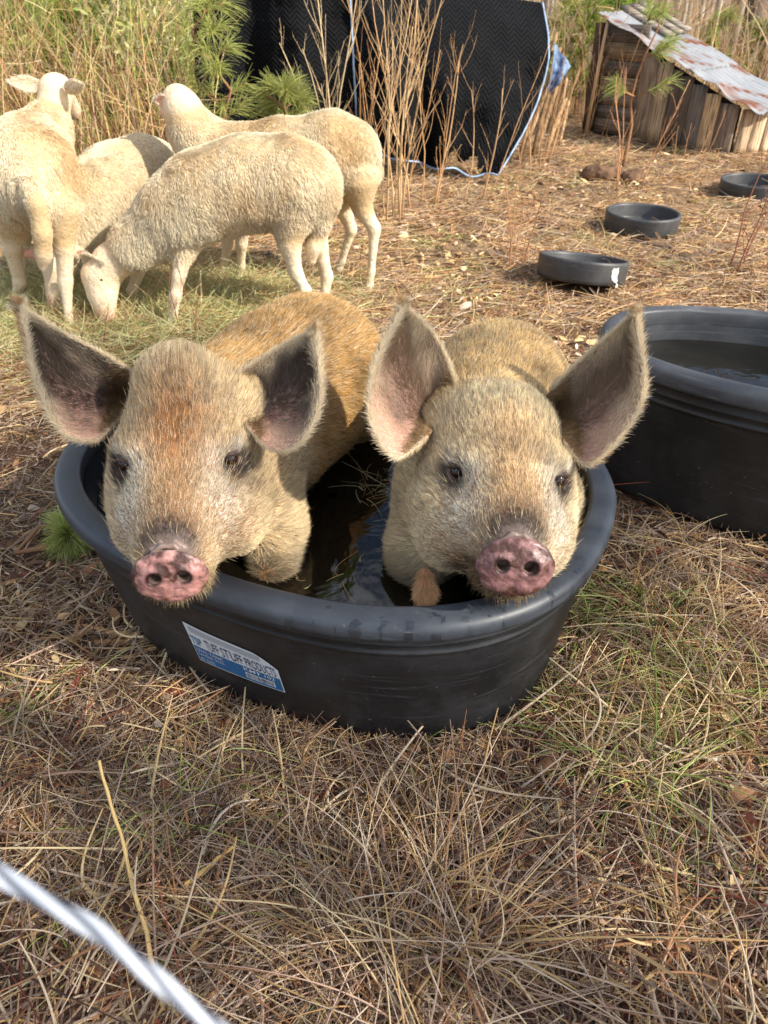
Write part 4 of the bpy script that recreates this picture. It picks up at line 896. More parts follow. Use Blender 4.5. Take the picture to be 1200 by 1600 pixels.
# ------------------------------------------------------------------ rubber feed pans
def pan_mesh(name, label, loc, rx=0, ry=0, dirt=False):
    t = empty(name, loc); tag(t, label, 'feed pan', 'rubber feed pans in the clearing'); t.rotation_euler = (rx, ry, 0)
    prof = [(.001, .004), (.188, .004), (.194, .0), (.199, .004), (.203, .02), (.2045, .07), (.206, .085), (.2055, .094), (.201, .098), (.193, .098), (.188, .094), (.186, .085), (.184, .03), (.178, .018), (.001, .016)]
    th = np.linspace(0, 2 * np.pi, 72, endpoint=False); V = np.concatenate([np.stack([r_ * np.cos(th), r_ * np.sin(th), np.full(72, z)], -1) for r_, z in prof])
    me_o = mesh_np('pan_wall', V, grid_faces(len(prof), 72, True), M['pan']); me_o.parent = t
    if dirt:
        rg = np.random.default_rng(3); mb = MB()
        for k in range(14):
            a = -1.05 + rg.normal() * .06; z = .05 + rg.normal() * .018; s = rg.uniform(.004, .012); aa = np.linspace(0, 6.28, 9)[:-1]
            rr = s * rg.uniform(.6, 1.2, 8); an = a + rr * np.cos(aa) / .205; zz = z + rr * np.sin(aa) * 1.3
            V = np.vstack([[.2062 * math.cos(a), .2062 * math.sin(a), z], np.stack([.2058 * np.cos(an), .2058 * np.sin(an), zz], -1)]); mb.add(V, [(0, i, i % 8 + 1) for i in range(1, 9)])
        o = mb.build('dried_splash', mat('dried_splash', (.6, .58, .5), .8)); o.parent = t
    return t
pan_mesh('feed_pan', 'round black rubber feed pan lying level, middle one of the three', (PANS[0][0], PANS[0][1], -.002), 0, R(1))
pan_mesh('feed_pan', 'farthest black rubber feed pan, cut by the right edge below the shed', (PANS[1][0], PANS[1][1], -.008), R(1), R(-1))
pan_mesh('feed_pan', 'nearest grey rubber feed pan, tipped, with a white splash on its side', (PANS[2][0], PANS[2][1], .022), R(-10), R(5), True)

# ------------------------------------------------------------------ wood
def wood_mat(name, c, c2, sc=(6, 90, 6)):
    return mat(name, attr=True, rough=.85, spec=.15, noise=[(sc, .42, .68, c2)], bump=(sc, .5, .0012))
M['wood'] = wood_mat('old_wood', (.2, .15, .1), (.07, .05, .035), (120, 120, 5))
M['woodh'] = wood_mat('old_wood_lying', (.2, .15, .1), (.07, .05, .035), (5, 5, 140))
def board(mb, p, ax, w_, up, th, rng, c, sub=6):
    """board from p along ax, width vector w_, thickness vector th, slightly warped"""
    n = sub + 1; s = np.linspace(0, 1, n)[:, None]; p = np.asarray(p, float); ax = np.asarray(ax, float); w_ = np.asarray(w_, float); th = np.asarray(th, float)
    wob = rng.normal(size=(n, 1)) * .03; A = p + ax * s + th * rng.normal(size=(n, 1)) * .08
    V = np.stack([A + w_ * wob * .3, A + w_ * (1 + wob * .3), A + w_ * (1 + wob * .3) + th, A + w_ * wob * .3 + th], 1).reshape(-1, 3)
    F = [(i * 4 + j, i * 4 + (j + 1) % 4, (i + 1) * 4 + (j + 1) % 4, (i + 1) * 4 + j) for i in range(sub) for j in range(4)] + [(3, 2, 1, 0), (sub * 4, sub * 4 + 1, sub * 4 + 2, sub * 4 + 3)]
    mb.add(V, F, c)
# ------------------------------------------------------------------ the shed
rng = np.random.default_rng(90)
A = G(922, 208); B_ = G(1140, 243); A[2] = B_[2] = 0
ux = nrm(B_ - A); Lw = np.linalg.norm(B_ - A); un = np.array([ux[1], -ux[0], 0]); 
if un[1] > 0: un = -un                                                # towards the camera
hA = Y(960, 22, A[1])[2]; hB = Y(1143, 163, B_[1])[2]
shed = empty('shed', (A + B_) / 2); tag(shed, 'low weathered board shed with a sloping rusty tin roof', 'shed')
def top(s): return hA + (hB - hA) * s - .03
mb = MB(); s = 0.02
pal_d = [srgb(160, 136, 112), srgb(136, 118, 102), srgb(178, 152, 120), srgb(120, 108, 98), srgb(190, 158, 120)]
mb = MB(); mb.add([A - un * .01, B_ - un * .01, B_ - un * .01 + [0, 0, hB - .03], A - un * .01 + [0, 0, hA - .05]], [(0, 1, 2, 3)]); mb.build('backing', mat('dark_boards', (.035, .028, .022), .9, .1), shed, False); mb = MB()
while s < .32:                                                        # horizontal boards at the tall end
    break
z = .02
while z < top(.30) + .28:
    hh = rng.uniform(.10, .15); s1 = .31 if z < top(.31) else .31 * max(0.05, 1 - (z - top(.31)) / (top(0) - top(.31) + 1e-6))
    board(mb, A + ux * .02 * Lw + [0, 0, z], ux * (Lw * s1), [0, 0, hh - .004], None, -un * .022, rng, pal_d[rng.integers(0, 5)] * rng.uniform(.55, 1.0)); z += hh
    if z > top(0) - .04: break
mb.build('plank_wall', M['woodh'], shed, False)
mb = MB(); s = .32
while s < .985:
    wd = rng.uniform(.065, .125); c_ = pal_d[rng.integers(0, 5)] * rng.uniform(.6, 1.5)
    board(mb, A + ux * s * Lw + un * (.004 + rng.random() * .015), [0, 0, top(s + wd / 2) - .01], ux * (wd * Lw - .003), None, un * .018, rng, c_); s += wd
mb.build('board_wall', M['wood'], shed, False)
mb = MB(); board(mb, A - ux * .06 + un * .01, [0, 0, hA - .06], ux * .07, None, un * .05, rng, srgb(92, 72, 58)); mb.build('corner_post', M['wood'], shed, False)
mb = MB(); mb.tube([A + un * .12 + ux * .04, A + un * .10 + ux * .055 + [0, 0, .45], A + un * .07 + ux * .07 + [0, 0, hA - .02]], [.016, .015, .014], 8, srgb(196, 158, 120)); mb.build('pole', M['twig'], shed)
mb = MB(); dr = nrm(np.array([1., .28, 0])); s = 0                     # sunlit face at the low end
while s < 1.5:
    wd = rng.uniform(.08, .13); board(mb, B_ + dr * (s + .02) + [0, 0, 0], [0, 0, hB - .035], dr * (wd - .003), None, np.array([.003, -.012, 0]), rng, srgb(214, 184, 150) * rng.uniform(.6, 1.1)); s += wd
mb.build('front_wall', M['wood'], shed, False)
# tin roof: corrugated sheets
def tin(P0, a, b, name, seed, wavy=.0):
    rg = np.random.default_rng(seed); n, m = 26, 60; u = np.linspace(0, 1, n)[:, None, None]; v = np.linspace(0, 1, m)[None, :, None]; nn = nrm(np.cross(a, b)); nn = nn if nn[2] > 0 else -nn
    P = P0 + a * u + b * v + nn * (.008 * np.sin(v * 2 * np.pi * np.linalg.norm(b) / .07) + wavy * np.sin(u * 7 + v * 3) + .012 * np.cos(u * 16) * (v < .12))
    V = P.reshape(-1, 3); k = len(V); Q = grid_faces(n, m); return np.vstack([V, V - nn * .002]), [Q, Q[:, ::-1] + k]
def bld(m, N, L, b, tc, src):
    n = N.new('ShaderNodeTexNoise'); n.inputs['Scale'].default_value = 2.6; n.inputs['Detail'].default_value = 8; n.inputs['Distortion'].default_value = 1.2
    mp = N.new('ShaderNodeMapping'); mp.inputs['Scale'].default_value = (.55, 1.8, .8); mp.inputs['Location'].default_value = (2.1, .3, 0); L.new(tc.outputs['Object'], mp.inputs[0]); L.new(mp.outputs[0], n.inputs['Vector'])
    r_ = N.new('ShaderNodeMapRange'); r_.inputs[1].default_value = .50; r_.inputs[2].default_value = .64; L.new(n.outputs['Fac'], r_.inputs[0])
    n2 = N.new('ShaderNodeTexNoise'); n2.inputs['Scale'].default_value = 9; n2.inputs['Detail'].default_value = 6; L.new(tc.outputs['Object'], n2.inputs['Vector'])
    x0 = N.new('ShaderNodeMix'); x0.data_type = 'RGBA'; x0.inputs[6].default_value = (.50, .51, .52, 1); x0.inputs[7].default_value = (.27, .28, .29, 1); L.new(n2.outputs['Fac'], x0.inputs[0])
    x = N.new('ShaderNodeMix'); x.data_type = 'RGBA'; x.inputs[7].default_value = (.21, .085, .045, 1); L.new(x0.outputs[2], x.inputs[6]); L.new(r_.outputs[0], x.inputs[0]); L.new(x.outputs[2], b.inputs['Base Color'])
    mm = N.new('ShaderNodeMath'); mm.operation = 'MULTIPLY_ADD'; mm.inputs[1].default_value = -.3; mm.inputs[2].default_value = .3; L.new(r_.outputs[0], mm.inputs[0]); L.new(mm.outputs[0], b.inputs['Metallic'])
M['tin'] = mat('tin', (.6, .6, .6), .5, .5, build=bld)
T0 = A + [0, 0, hA + .0] + un * .10 - ux * .02; T1 = B_ + [0, 0, hB - .0] + un * .10 + ux * .12; sl = T1 - T0; back = -un * .68 + [0, 0, .02]
V1, F1 = tin(T0, sl * .66 + [0, 0, .004], back, 'r', 1, .008); V2, F2 = tin(T0 + sl * .62 - [0, 0, .006], sl * .44, back * 1.02, 'r', 2, .010)
roof = mesh_np('roof', V1, F1, M['tin'], shed); mesh_np('roof_sheet', V2, F2, M['tin'], roof)
mb = MB()
for k in range(3): board(mb, T0 + back * (.50 + .17 * k) + [0, 0, .015 + .012 * k] - sl * .02, sl * .34, back * .15, None, np.array([0, 0, .02]), rng, srgb(150, 140, 128) * rng.uniform(.7, 1.1))
mb.build('roof_board', M['woodh'], shed, False)

# ------------------------------------------------------------------ shelter hung with quilted blankets
def quilt_mat():
    def bld(m, N, L, b, tc, src):
        uv = N.new('ShaderNodeAttribute'); uv.attribute_name = 'Col'; sp_ = N.new('ShaderNodeSeparateColor'); L.new(uv.outputs['Color'], sp_.inputs[0])
        def mth(op, a, b_=None, c_=None):
            q = N.new('ShaderNodeMath'); q.operation = op
            for i, v in enumerate((a, b_, c_)):
                if v is None: continue
                if isinstance(v, (int, float)): q.inputs[i].default_value = v
                else: L.new(v, q.inputs[i])
            return q.outputs[0]
        u = sp_.outputs[0]; v = sp_.outputs[1]                        # metres / 3
        tri = mth('PINGPONG', mth('MULTIPLY', u, 3.0), .045)
        z_ = mth('PINGPONG', mth('ADD', mth('MULTIPLY', v, 3.0), tri), .015)
        h_ = mth('MULTIPLY', z_, 66.0)
        r_ = N.new('ShaderNodeMapRange'); r_.inputs[1].default_value = .2; r_.inputs[2].default_value = .75; L.new(h_, r_.inputs[0])
        x = N.new('ShaderNodeMix'); x.data_type = 'RGBA'; x.inputs[6].default_value = (.002, .002, .0025, 1); x.inputs[7].default_value = (.0075, .008, .0092, 1); L.new(r_.outputs[0], x.inputs[0]); L.new(x.outputs[2], b.inputs['Base Color'])
        bp = N.new('ShaderNodeBump'); bp.inputs['Strength'].default_value = .7; bp.inputs['Distance'].default_value = .006; L.new(h_, bp.inputs['Height']); L.new(bp.outputs[0], b.inputs['Normal'])
        b.inputs['Roughness'].default_value = .85
    return mat('quilted_blanket', (.02, .02, .02), .85, .12, build=bld)
M['quilt'] = quilt_mat(); M['trim'] = mat('blanket_binding', tuple(srgb(158, 180, 205)), .7, .2, noise=[(30, .45, .8, (.16, .26, .42))])
def blanket(label, TL, TR, BR, BL, folds, seed, bottom=None, trims=('R',), hole=None, topback=.35, bulge=0.):
    rg = np.random.default_rng(seed); n, m = 70, 90
    u = np.linspace(0, 1, m)[None, :, None]; v = np.linspace(0, 1, n)[:, None, None]            # v from top to bottom
    P = (TL * (1 - u) + TR * u) * (1 - v) + (BL * (1 - u) + BR * u) * v
    P = P + np.array([0, -1, 0]) * folds(u, v) + np.array([1., 0, 0]) * bulge * np.sin(np.pi * v) * u ** 2
    P = P + np.array([0, 1, 0]) * topback * np.exp(-v * 5)                                       # rolls over the ridge
    if bottom is not None: P[..., 2:3] += bottom(u) * v ** 2
    V = P.reshape(-1, 3); V = V + (fbm(V, seed, 4, 4) * .035)[:, None] * np.array([0, 1, 0]); W_ = np.linalg.norm(TR - TL); Hh = np.linalg.norm(BL - TL)
    uv = np.stack([np.broadcast_to(u * W_ / 3, (n, m, 1)), np.broadcast_to(v * Hh / 3, (n, m, 1)), np.zeros((n, m, 1))], -1).reshape(-1, 3)
    Q = grid_faces(n, m); k = len(V)
    if hole is not None:
        uc = (Q[:, 0] % m) / m; vc = (Q[:, 0] // m) / n; Q = Q[~hole(uc, vc)]
    t = empty('moving_blanket', (BL + BR) / 2 * [1, 1, 0]); tag(t, label, 'blanket', 'black quilted blankets hung on the shelter')
    mesh_np('quilt', np.vstack([V, V + [0, .006, 0]]), [Q, Q[:, ::-1] + k], M['quilt'], t, True, np.vstack([uv, uv]))
    idx = np.arange(k).reshape(n, m)
    for tr in trims:
        path = V[{'R': idx[:, -1], 'L': idx[:, 0], 'B': idx[-1, :]}[tr]]
        mb = MB(); mb.tube(path, .0065, 8); mb.build('edge_binding', M['trim'], t)
    return t
yl = 5.9
blanket('black quilted blanket hanging at the left of the shelter, behind the pine seedling', Y(300, -34, yl), Y(545, -34, yl), Y(560, 240, yl - .2), Y(318, 225, yl - .1),
    lambda u, v: .10 * np.sin(u * 11 + .6 + v) * (.4 + v) + .035 * np.sin(u * 29 + 2 * v) * v, 5, None, ('R',), None, .0)
blanket('right hand black quilted blanket of the shelter with pale blue edge and torn bottom', Y(548, -36, 6.05), Y(860, 6, 6.05), Y(776, 276, 5.62), Y(560, 226, 5.75),
    lambda u, v: .20 * np.sin(np.pi * np.clip(u * .9 + .08, 0, 1)) * np.sin(np.pi * np.clip(v * 1.05, 0, 1)) ** .8 + .13 * np.exp(-((u - .04 - .32 * v) / .07) ** 2) - .09 * np.exp(-((u - .20 - .30 * v) / .06) ** 2) + .05 * np.exp(-((u - .36 - .28 * v) / .05) ** 2) * v + .02 * np.sin(u * 26) * v, 6,
    lambda u: -.03 * np.sin(np.pi * u) + .02 * np.sin(u * 21), ('R', 'B'), lambda u, v: (v > .84) & (v < .975) & (u > .60) & (u < .86) & (np.sin(u * 47) * .04 + .90 < v), .30, .13)
# frame of old pallets carrying them
fr = empty('shelter_frame', (.9, 6.3, 0)); tag(fr, 'rough pallet boards and posts holding up the black blankets', 'shelter frame')
mb = MB(); rng = np.random.default_rng(95)
for k in range(8):
    p = G(806 + k * 9 + rng.uniform(-5, 5), 254 - k * 4.0); p[2] = 0; q_ = Y(862 + k * 3.0 + rng.uniform(-8, 8), 50 + k * 12 + rng.uniform(0, 60) * (k % 2), p[1] + .15); board(mb, p, q_ - p, [rng.uniform(.018, .04), .01, 0], None, np.array([0, .015, 0]), rng, srgb(198, 160, 118) * rng.uniform(.45, 1.05))
mb.build('pallet_board', M['wood'], fr, False)
for (px, y_) in ((320, 6.1), (545, 6.2)):
    p = Y(px, 215, y_); p[2] = 0; mb = MB(); mb.tube([p, p + [.03, .02, .84]], [.035, .03], 8, srgb(130, 104, 78)); mb.build('post', M['twig'], fr)
# second flap of binding lying on the ground, and the blue tarpaulin scrap
n, m = 20, 16; u = np.linspace(0, 1, m)[None, :, None]; v = np.linspace(0, 1, n)[:, None, None]
a0, a1, a2, a3 = Y(866, 66, 6.35), Y(878, 84, 6.5), Y(894, 104, 6.45), Y(856, 150, 6.3)
P = (a0 * (1 - u) + a1 * u) * (1 - v) + (a3 * (1 - u) + a2 * u) * v + np.array([0, -1, 0]) * .04 * np.sin(u * 6 + v * 5)
V = P.reshape(-1, 3); Q = grid_faces(n, m); tp = mesh_np('tarpaulin', np.vstack([V, V + [0, .005, 0]]), [Q, Q[:, ::-1] + len(V)], mat('blue_tarp', tuple(srgb(120, 142, 172)), .7, .2, noise=[(20, .42, .62, (.04, .07, .14))])); tag(tp, 'blue cloth scrap hanging off the back corner of the shelter', 'tarpaulin')

# ------------------------------------------------------------------ bare saplings
def sapling(name, label, base, h_, stems, spread, seed, c, r0=.008, br=9, lean=(0, 0), group=None, cat='sapling'):
    rg = np.random.default_rng(seed); mb = MB(); base = np.asarray(base, float); base[2] = gh(base[0], base[1]) - .01
    c = srgb(*c)
    def limb(p, d, L_, r_, depth, cc):
        n = 7; pts = [p]; dd = d.copy()
        for i in range(n - 1):
            dd = nrm(dd + rg.normal(size=3) * .07 + np.array([0, 0, .05])); pts.append(pts[-1] + dd * L_ / (n - 1))
        rad = np.linspace(r_, r_ * .35, n); mb.tube(pts, rad, 6, cc)
        if depth > 0:
            k = br if depth == 2 else 3
            for j in range(k):
                i = rg.integers(1 if depth == 2 else 2, n - 1); f = rg.random(); q = np.array(pts[i]) * (1 - f) + np.array(pts[i + 1]) * f; a = rg.uniform(0, 6.28)
                ang = rg.uniform(.45, .95); d2 = nrm(dd * math.cos(ang) + nrm(np.array([math.cos(a), math.sin(a), .15])) * math.sin(ang) + [0, 0, .25])
                limb(q, d2, L_ * rg.uniform(.18, .38) * (1.0 - .4 * i / n), rad[i] * .5, depth - 1, cc * rg.uniform(.85, 1.1))
    for s_ in range(stems):
        a = rg.uniform(0, 6.28); p = base + np.array([math.cos(a), math.sin(a), 0]) * spread * rg.random() * .6
        d = nrm(np.array([math.cos(a) * spread * .35 + lean[0], math.sin(a) * spread * .25 + lean[1], 1.])); limb(p, d, h_ * rg.uniform(.65, 1.08), r0 * .66 * rg.uniform(.6, 1.15), 2, c * rg.uniform(.8, 1.15))
    o = mb.build(name, M['twig'], None); tag(o, label, cat, group or 'bare saplings in the clearing'); return o
tanb = (196, 164, 122); redb = (140, 92, 72)
sapling('sapling', 'tallest clump of pale bare stems in front of the black blankets', G(615, 345), 1.35, 7, .22, 101, tanb, .011, 10)
sapling('sapling', 'bare stems rising between the tall clump and the rear sheep', G(572, 335), 1.25, 4, .15, 102, (186, 142, 96), .009, 9)
sapling('sapling', 'pale bare twigs just behind the rear sheep, beside the blanket edge', G(520, 300), 1.25, 5, .2, 103, (205, 180, 140), .010, 9)
sapling('sapling', 'tan bare sapling with thin side shoots right of the tall clump', G(665, 330), 1.2, 5, .25, 104, (200, 158, 112), .009, 9, (.1, 0))
sapling('sapling', 'slender forked stem in front of the torn blanket bottom', G(745, 320), .95, 3, .25, 105, (196, 158, 118), .009, 8, (.12, 0))
sapling('sapling', 'thin reddish stems standing behind the tipped feed pan', G(800, 420), .62, 5, .14, 106, (176, 128, 92), .006, 4)
sapling('sapling', 'lone reddish brown stem at the right edge beside the farthest pan', G(1152, 432), .62, 3, .18, 107, redb, .006, 5, (.1, 0))
sapling('sapling', 'short branching twig at the far right below the farthest pan', G(1188, 450), .4, 2, .2, 108, redb, .005, 4, (.25, 0))
sapling('sapling', 'pale sapling in front of the shed boards with reddish twigs', G(985, 300), .75, 3, .2, 109, (190, 142, 104), .008, 8)
sapling('sapling', 'knee high bare stems along the foot of the shed wall', G(1060, 262), .45, 4, .5, 110, (196, 150, 108), .006, 3)
sapling('sapling', 'bare brush leaning against the pallet boards of the shelter', G(842, 268), .8, 7, .4, 111, (190, 148, 104), .007, 7)
sapling('sapling', 'twiggy bush between the shelter and the shed', G(905, 215), 1.0, 8, .6, 112, (176, 138, 100), .006, 7)
sapling('sapling', 'small reddish twig growing in front of the eating sheep', G(292, 545), .38, 3, .25, 113, redb, .004, 5)
sapling('sapling', 'tiny branching twig in the hay below the eating sheep', G(162, 560), .22, 3, .35, 114, (120, 82, 66), .003, 5)
sapling('sapling', 'thin red twig standing against the front of the oval tub', G(742, 1165), .16, 1, .1, 115, (120, 70, 56), .0022, 3, (-.12, 0))
sapling('sapling', 'long dark red stem arching through the grass right of the tub', G(800, 1200), .36, 1, .05, 116, (104, 58, 48), .0026, 3, (.5, .1))

# ------------------------------------------------------------------ pine seedlings
def pine(name, label, base, h_, seed, c, tiers=9, nl=.13, group='young pines', bare=.2, needle_r=.0016, dens=34):
    rg = np.random.default_rng(seed); base = np.asarray(base, float); base[2] = gh(base[0], base[1]); t = empty(name, base); tag(t, label, 'young pine', group)
    mb = MB(); n = 8; pts = [base + [rg.normal() * .01 * i, rg.normal() * .01 * i, h_ * i / (n - 1)] for i in range(n)]; mb.tube(pts, np.linspace(.014, .004, n), 7, srgb(142, 104, 74))
    tips = []
    for k in range(tiers):
        z = h_ * (bare + (1 - bare) * (k + .5) / tiers); L_ = .30 * (1 - .6 * k / tiers) * min(1, h_)
        for j in range(3):
            a = rg.uniform(0, 6.28); p = base + [0, 0, z]; d = nrm(np.array([math.cos(a), math.sin(a), rg.uniform(.35, .8)])); q = p + d * L_ * rg.uniform(.5, 1); mb.tube([p, (p + q) / 2 + [0, 0, -.01], q], [.005, .004, .003], 5, srgb(150, 112, 78)); tips.append((p, q, d))
    mb.build('trunk', M['twig'], t)
    P, Dd = [], []
    for p, q, d in tips + [(base + [0, 0, h_ * .8], base + [0, 0, h_], np.array([0, 0, 1.]))]:
        m = dens * 3; f = rg.uniform(.35, 1, m)[:, None]; P.append(p * (1 - f) + q * f); v = rg.normal(size=(m, 3)); v = nrm(v - (v @ d)[:, None] * d); Dd.append(nrm(v * rg.uniform(.4, .9, (m, 1)) + d * .8))
    P = np.concatenate(P); Dd = np.concatenate(Dd); k = len(P)
    strands('foliage', P, Dd, nl * rg.uniform(.6, 1.1, k), needle_r, srgb(*c) * rg.uniform(.6, 1.3, (k, 1)), M['leaf'], t, bend=np.tile([0, 0, -.25], (k, 1)), npts=4, tip=.4)
    return t
pine('pine_seedling', 'tall young pine at the left edge of the black blankets', Y(345, 205, 5.2) * [1, 1, 0], 1.05, 121, (172, 178, 100), 6, .15, dens=17, bare=.35)
pine('pine_seedling', 'small pine tuft in front of the left blanket behind the sheep', Y(448, 215, 4.8) * [1, 1, 0], .66, 122, (160, 164, 92), 5, .15, bare=.5)
pine('pine_seedling', 'young pine standing against the shed wall with drooping needle tufts', G(972, 262), 1.05, 123, (160, 172, 92), 3, .13, bare=.35, dens=16)
pine('pine_seedling', 'young pine behind the high corner of the shed roof', Y(960, 150, 8.3) * [1, 1, 0], 1.25, 124, (138, 166, 60), 7, .2, dens=40, needle_r=.0025)
pine('pine_seedling', 'bright green grass-like pine seedling just left of the oval tub', G(112, 852), .045, 125, (178, 186, 108), 3, .085, bare=.05, needle_r=.0008, dens=45)

# ------------------------------------------------------------------ undergrowth and woods
PAL['fol'] = [(166, 168, 84), (140, 148, 74), (186, 182, 104), (122, 128, 66)]; PAL['fol2'] = [(128, 142, 68), (148, 160, 80), (168, 166, 96)]
def brush(name, label, n, xr, yr, hr, names, r_, seed, lean=.18, kind='stuff'):
    rg = np.random.default_rng(seed); x = rg.uniform(*xr, n); y = rg.uniform(*yr, n); m = x / y; x, y = x, y
    P = np.stack([x, y, gh(x, y)], -1); d = nrm(np.stack([rg.normal(size=n) * lean, rg.normal(size=n) * lean, np.ones(n)], -1)); L_ = rg.uniform(*hr, n)
    o = strands(name, P, d, L_, r_ * rg.uniform(.5, 1.3, n) , pick(names, n, rg, .3), M['straw'], None, bend=rg.normal(size=(n, 3)) * [.22, .22, .05], npts=6, tip=.3)
    tag(o, label, kind=kind)
    # side twigs
    k = n * 4; i = rg.integers(0, n, k); f = rg.uniform(.2, .95, k)[:, None]; Pq = P[i] + d[i] * L_[i][:, None] * f; dq = nrm(rg.normal(size=(k, 3)) * [1, 1, .5] + [0, 0, .7])
    o2 = strands(name, Pq, dq, L_[i] * rg.uniform(.08, .3, k), r_ * .45, pick(names, k, rg, .3), M['straw'], None, bend=rg.normal(size=(k, 3)) * .2, npts=4, tip=.4); tag(o2, label.replace('stems', 'twigs'), kind=kind)
brush('undergrowth', 'tall orange dry stems behind the sheep', 420, (-4.2, -1.15), (4.6, 6.6), (.5, 1.15), ['orange', 'orange', 'straw', 'red'], .0035, 131)
brush('undergrowth', 'green upright stems in the left background', 520, (-5.2, -1.3), (5.4, 8.5), (.6, 1.4), ['green', 'fol', 'fol2'], .004, 136)
brush('undergrowth', 'pale grey dry stems in the left background', 260, (-4.8, -1.3), (4.8, 8), (.8, 1.5), ['grey', 'straw', 'orange'], .005, 132)
brush('undergrowth', 'grey brown bare stems in the woods beyond the shed', 1700, (-3, 16), (9.5, 22), (.4, 1.7), ['grey', 'pink', 'grey'], .006, 133, .12)
brush('undergrowth', 'bare stems of bushes behind the shelter', 420, (.9, 4.6), (7.6, 10), (.5, 1.3), ['orange', 'straw', 'grey'], .005, 134)
def leafmass(name, label, blobs, n, s, names, seed):
    """foliage as many small leaf faces in uneven clumps"""
    rg = np.random.default_rng(seed); B = np.array(blobs, float); wt = (B[:, 3] * B[:, 4] * B[:, 5]); i = rg.choice(len(B), n, p=wt / wt.sum())
    v = nrm(rg.normal(size=(n, 3))) * (rg.random(n)[:, None] ** .45); P = B[i, :3] + v * B[i, 3:6]; m = (fbm(P, seed, 2.2, 2) > -.12) & (P[:, 2] > .02); P = P[m]; n = len(P)
    a = nrm(rg.normal(size=(n, 3)) + [0, 0, .6]); b = nrm(np.cross(a, rg.normal(size=(n, 3)))); L_ = s * rg.uniform(.5, 1.3, n)[:, None]
    V = np.stack([P, P + a * L_ * .5 + b * L_ * .16, P + a * L_, P + a * L_ * .5 - b * L_ * .16], 1).reshape(-1, 3); F = np.arange(4 * n).reshape(-1, 4)
    o = mesh_np(name, V, F, M['leaf'], None, False, np.repeat(pick(names, n, rg, .35), 4, 0)); return o
rg = np.random.default_rng(140)
PAL['fol'] = [(166, 168, 84), (140, 148, 74), (186, 182, 104), (122, 128, 66)]; PAL['fol2'] = [(128, 142, 68), (148, 160, 80), (168, 166, 96)]
bl = [(x_, y_, rg.uniform(.2, .9), rg.uniform(.35, .7), rg.uniform(.3, .6), rg.uniform(.35, .7)) for x_, y_ in zip(rg.uniform(-6.5, -1.5, 46), rg.uniform(6.3, 9.5, 46))]
tag(leafmass('foliage', 'green and yellow bushes filling the left background', bl, 90000, .07, ['fol', 'fol2', 'hay'], 141), 'green and yellow bushes filling the left background', kind='stuff')
bl = [(x_, y_, rg.uniform(.1, .55), rg.uniform(.3, .6), rg.uniform(.3, .5), rg.uniform(.25, .5)) for x_, y_ in zip(rg.uniform(1.6, 8.5, 4), rg.uniform(9.5, 12.5, 4))]
tag(leafmass('foliage', 'low green bushes at the edge of the woods behind the shed', bl, 3500, .08, ['fol', 'fol2', 'hay'], 142), 'low green bushes at the edge of the woods behind the shed', kind='stuff')
for k, (px, y_, hh) in enumerate([(905, 8.8, 1.0), (1115, 10.4, .8), (1175, 10.0, .7), (880, 9.6, 1.2), (60, 7.5, 1.4), (210, 7.2, 1.5), (262, 7.4, .9), (130, 6.9, 1.2)]):
    x_ = (px - 600) / FP * (y_ * cP + .8 * sP)
    pine('young_pine', ['young pine between shelter and shed', 'green young pine above the tin roof', 'bushy young pine at the right edge behind the shed', 'paler young pine farther back between shelter and shed', 'young pine in the far left corner of the brush', 'young pine in the brush above the middle sheep', 'young pine in the brush beside the blankets', 'young pine in the brush above the left sheep'][k], (x_, y_, 0), hh, 150 + k, (158, 172, 80), 8, .2, dens=20, needle_r=.0026, bare=.1)
# trees: trunk, limbs and crown (crowns stand above the picture but show in the water and in the light)
def tree_proto(seed, h_, r_, c, crown=True):
    rg = np.random.default_rng(seed); t = empty('tree', (0, 0, 0)); mb = MB(); n = 14
    pts = [np.array([math.sin(i * .5 + seed) * .02 * i * .5, math.cos(i * .4) * .015 * i * .5, h_ * i / (n - 1) - .1]) for i in range(n)]; mb.tube(pts, np.linspace(r_, r_ * .25, n), 9, srgb(*c))
    ends = []
    for k in range(26):
        i = rg.integers(3 if not crown else 7, n - 1); a = rg.uniform(0, 6.28); L_ = h_ * rg.uniform(.06, .16) * (1.15 - i / n); p = pts[i]; d = np.array([math.cos(a), math.sin(a), rg.uniform(.2, .9)]); q = p + nrm(d) * L_; mb.tube([p, (p + q) / 2 + [0, 0, -.03 * L_], q], [r_ * .22, r_ * .14, r_ * .06], 5, srgb(*c)); ends.append(q)
    o = mb.build('trunk', M['bark'], t)
    if crown:
        bl = [(*e, h_ * .055, h_ * .055, h_ * .035) for e in ends]; lo = leafmass('crown', '', bl, 5200, .22, ['fol2', 'green'], seed + 5); lo.parent = t
    return t
protos = [tree_proto(1, 12, .16, (128, 112, 98)), tree_proto(2, 14, .19, (112, 96, 84)), tree_proto(3, 10, .10, (150, 138, 122))]
bare = [tree_proto(4, 6.5, .045, (176, 164, 146), False), tree_proto(5, 7.5, .06, (150, 134, 116), False)]
def copy_tree(o, parent=None):
    c = o.copy(); col.objects.link(c); c.parent = parent
    for ch in [k for k in bpy.data.objects if k.parent is o]: copy_tree(ch, c)
    return c
used = set(); rg = np.random.default_rng(160)
def put(lst, i, x, y, s, rot, label, group):
    o = lst[i]; 
    if o.name in used: o = copy_tree(o)
    else: used.add(o.name)
    o.location = (x, y, 0); o.rotation_euler = (rg.normal() * .02, rg.normal() * .02, rot); o.scale = (s, s, s); tag(o, label, 'tree', group)
dark = [tree_proto(6, 9, .13, (104, 90, 80), False)]
put(dark, 0, *(Y(1165, 90, 11.5)[:2]), 1.0, 1.0, 'dark leaning trunk at the top right corner behind the shed', 'trees in the woods')
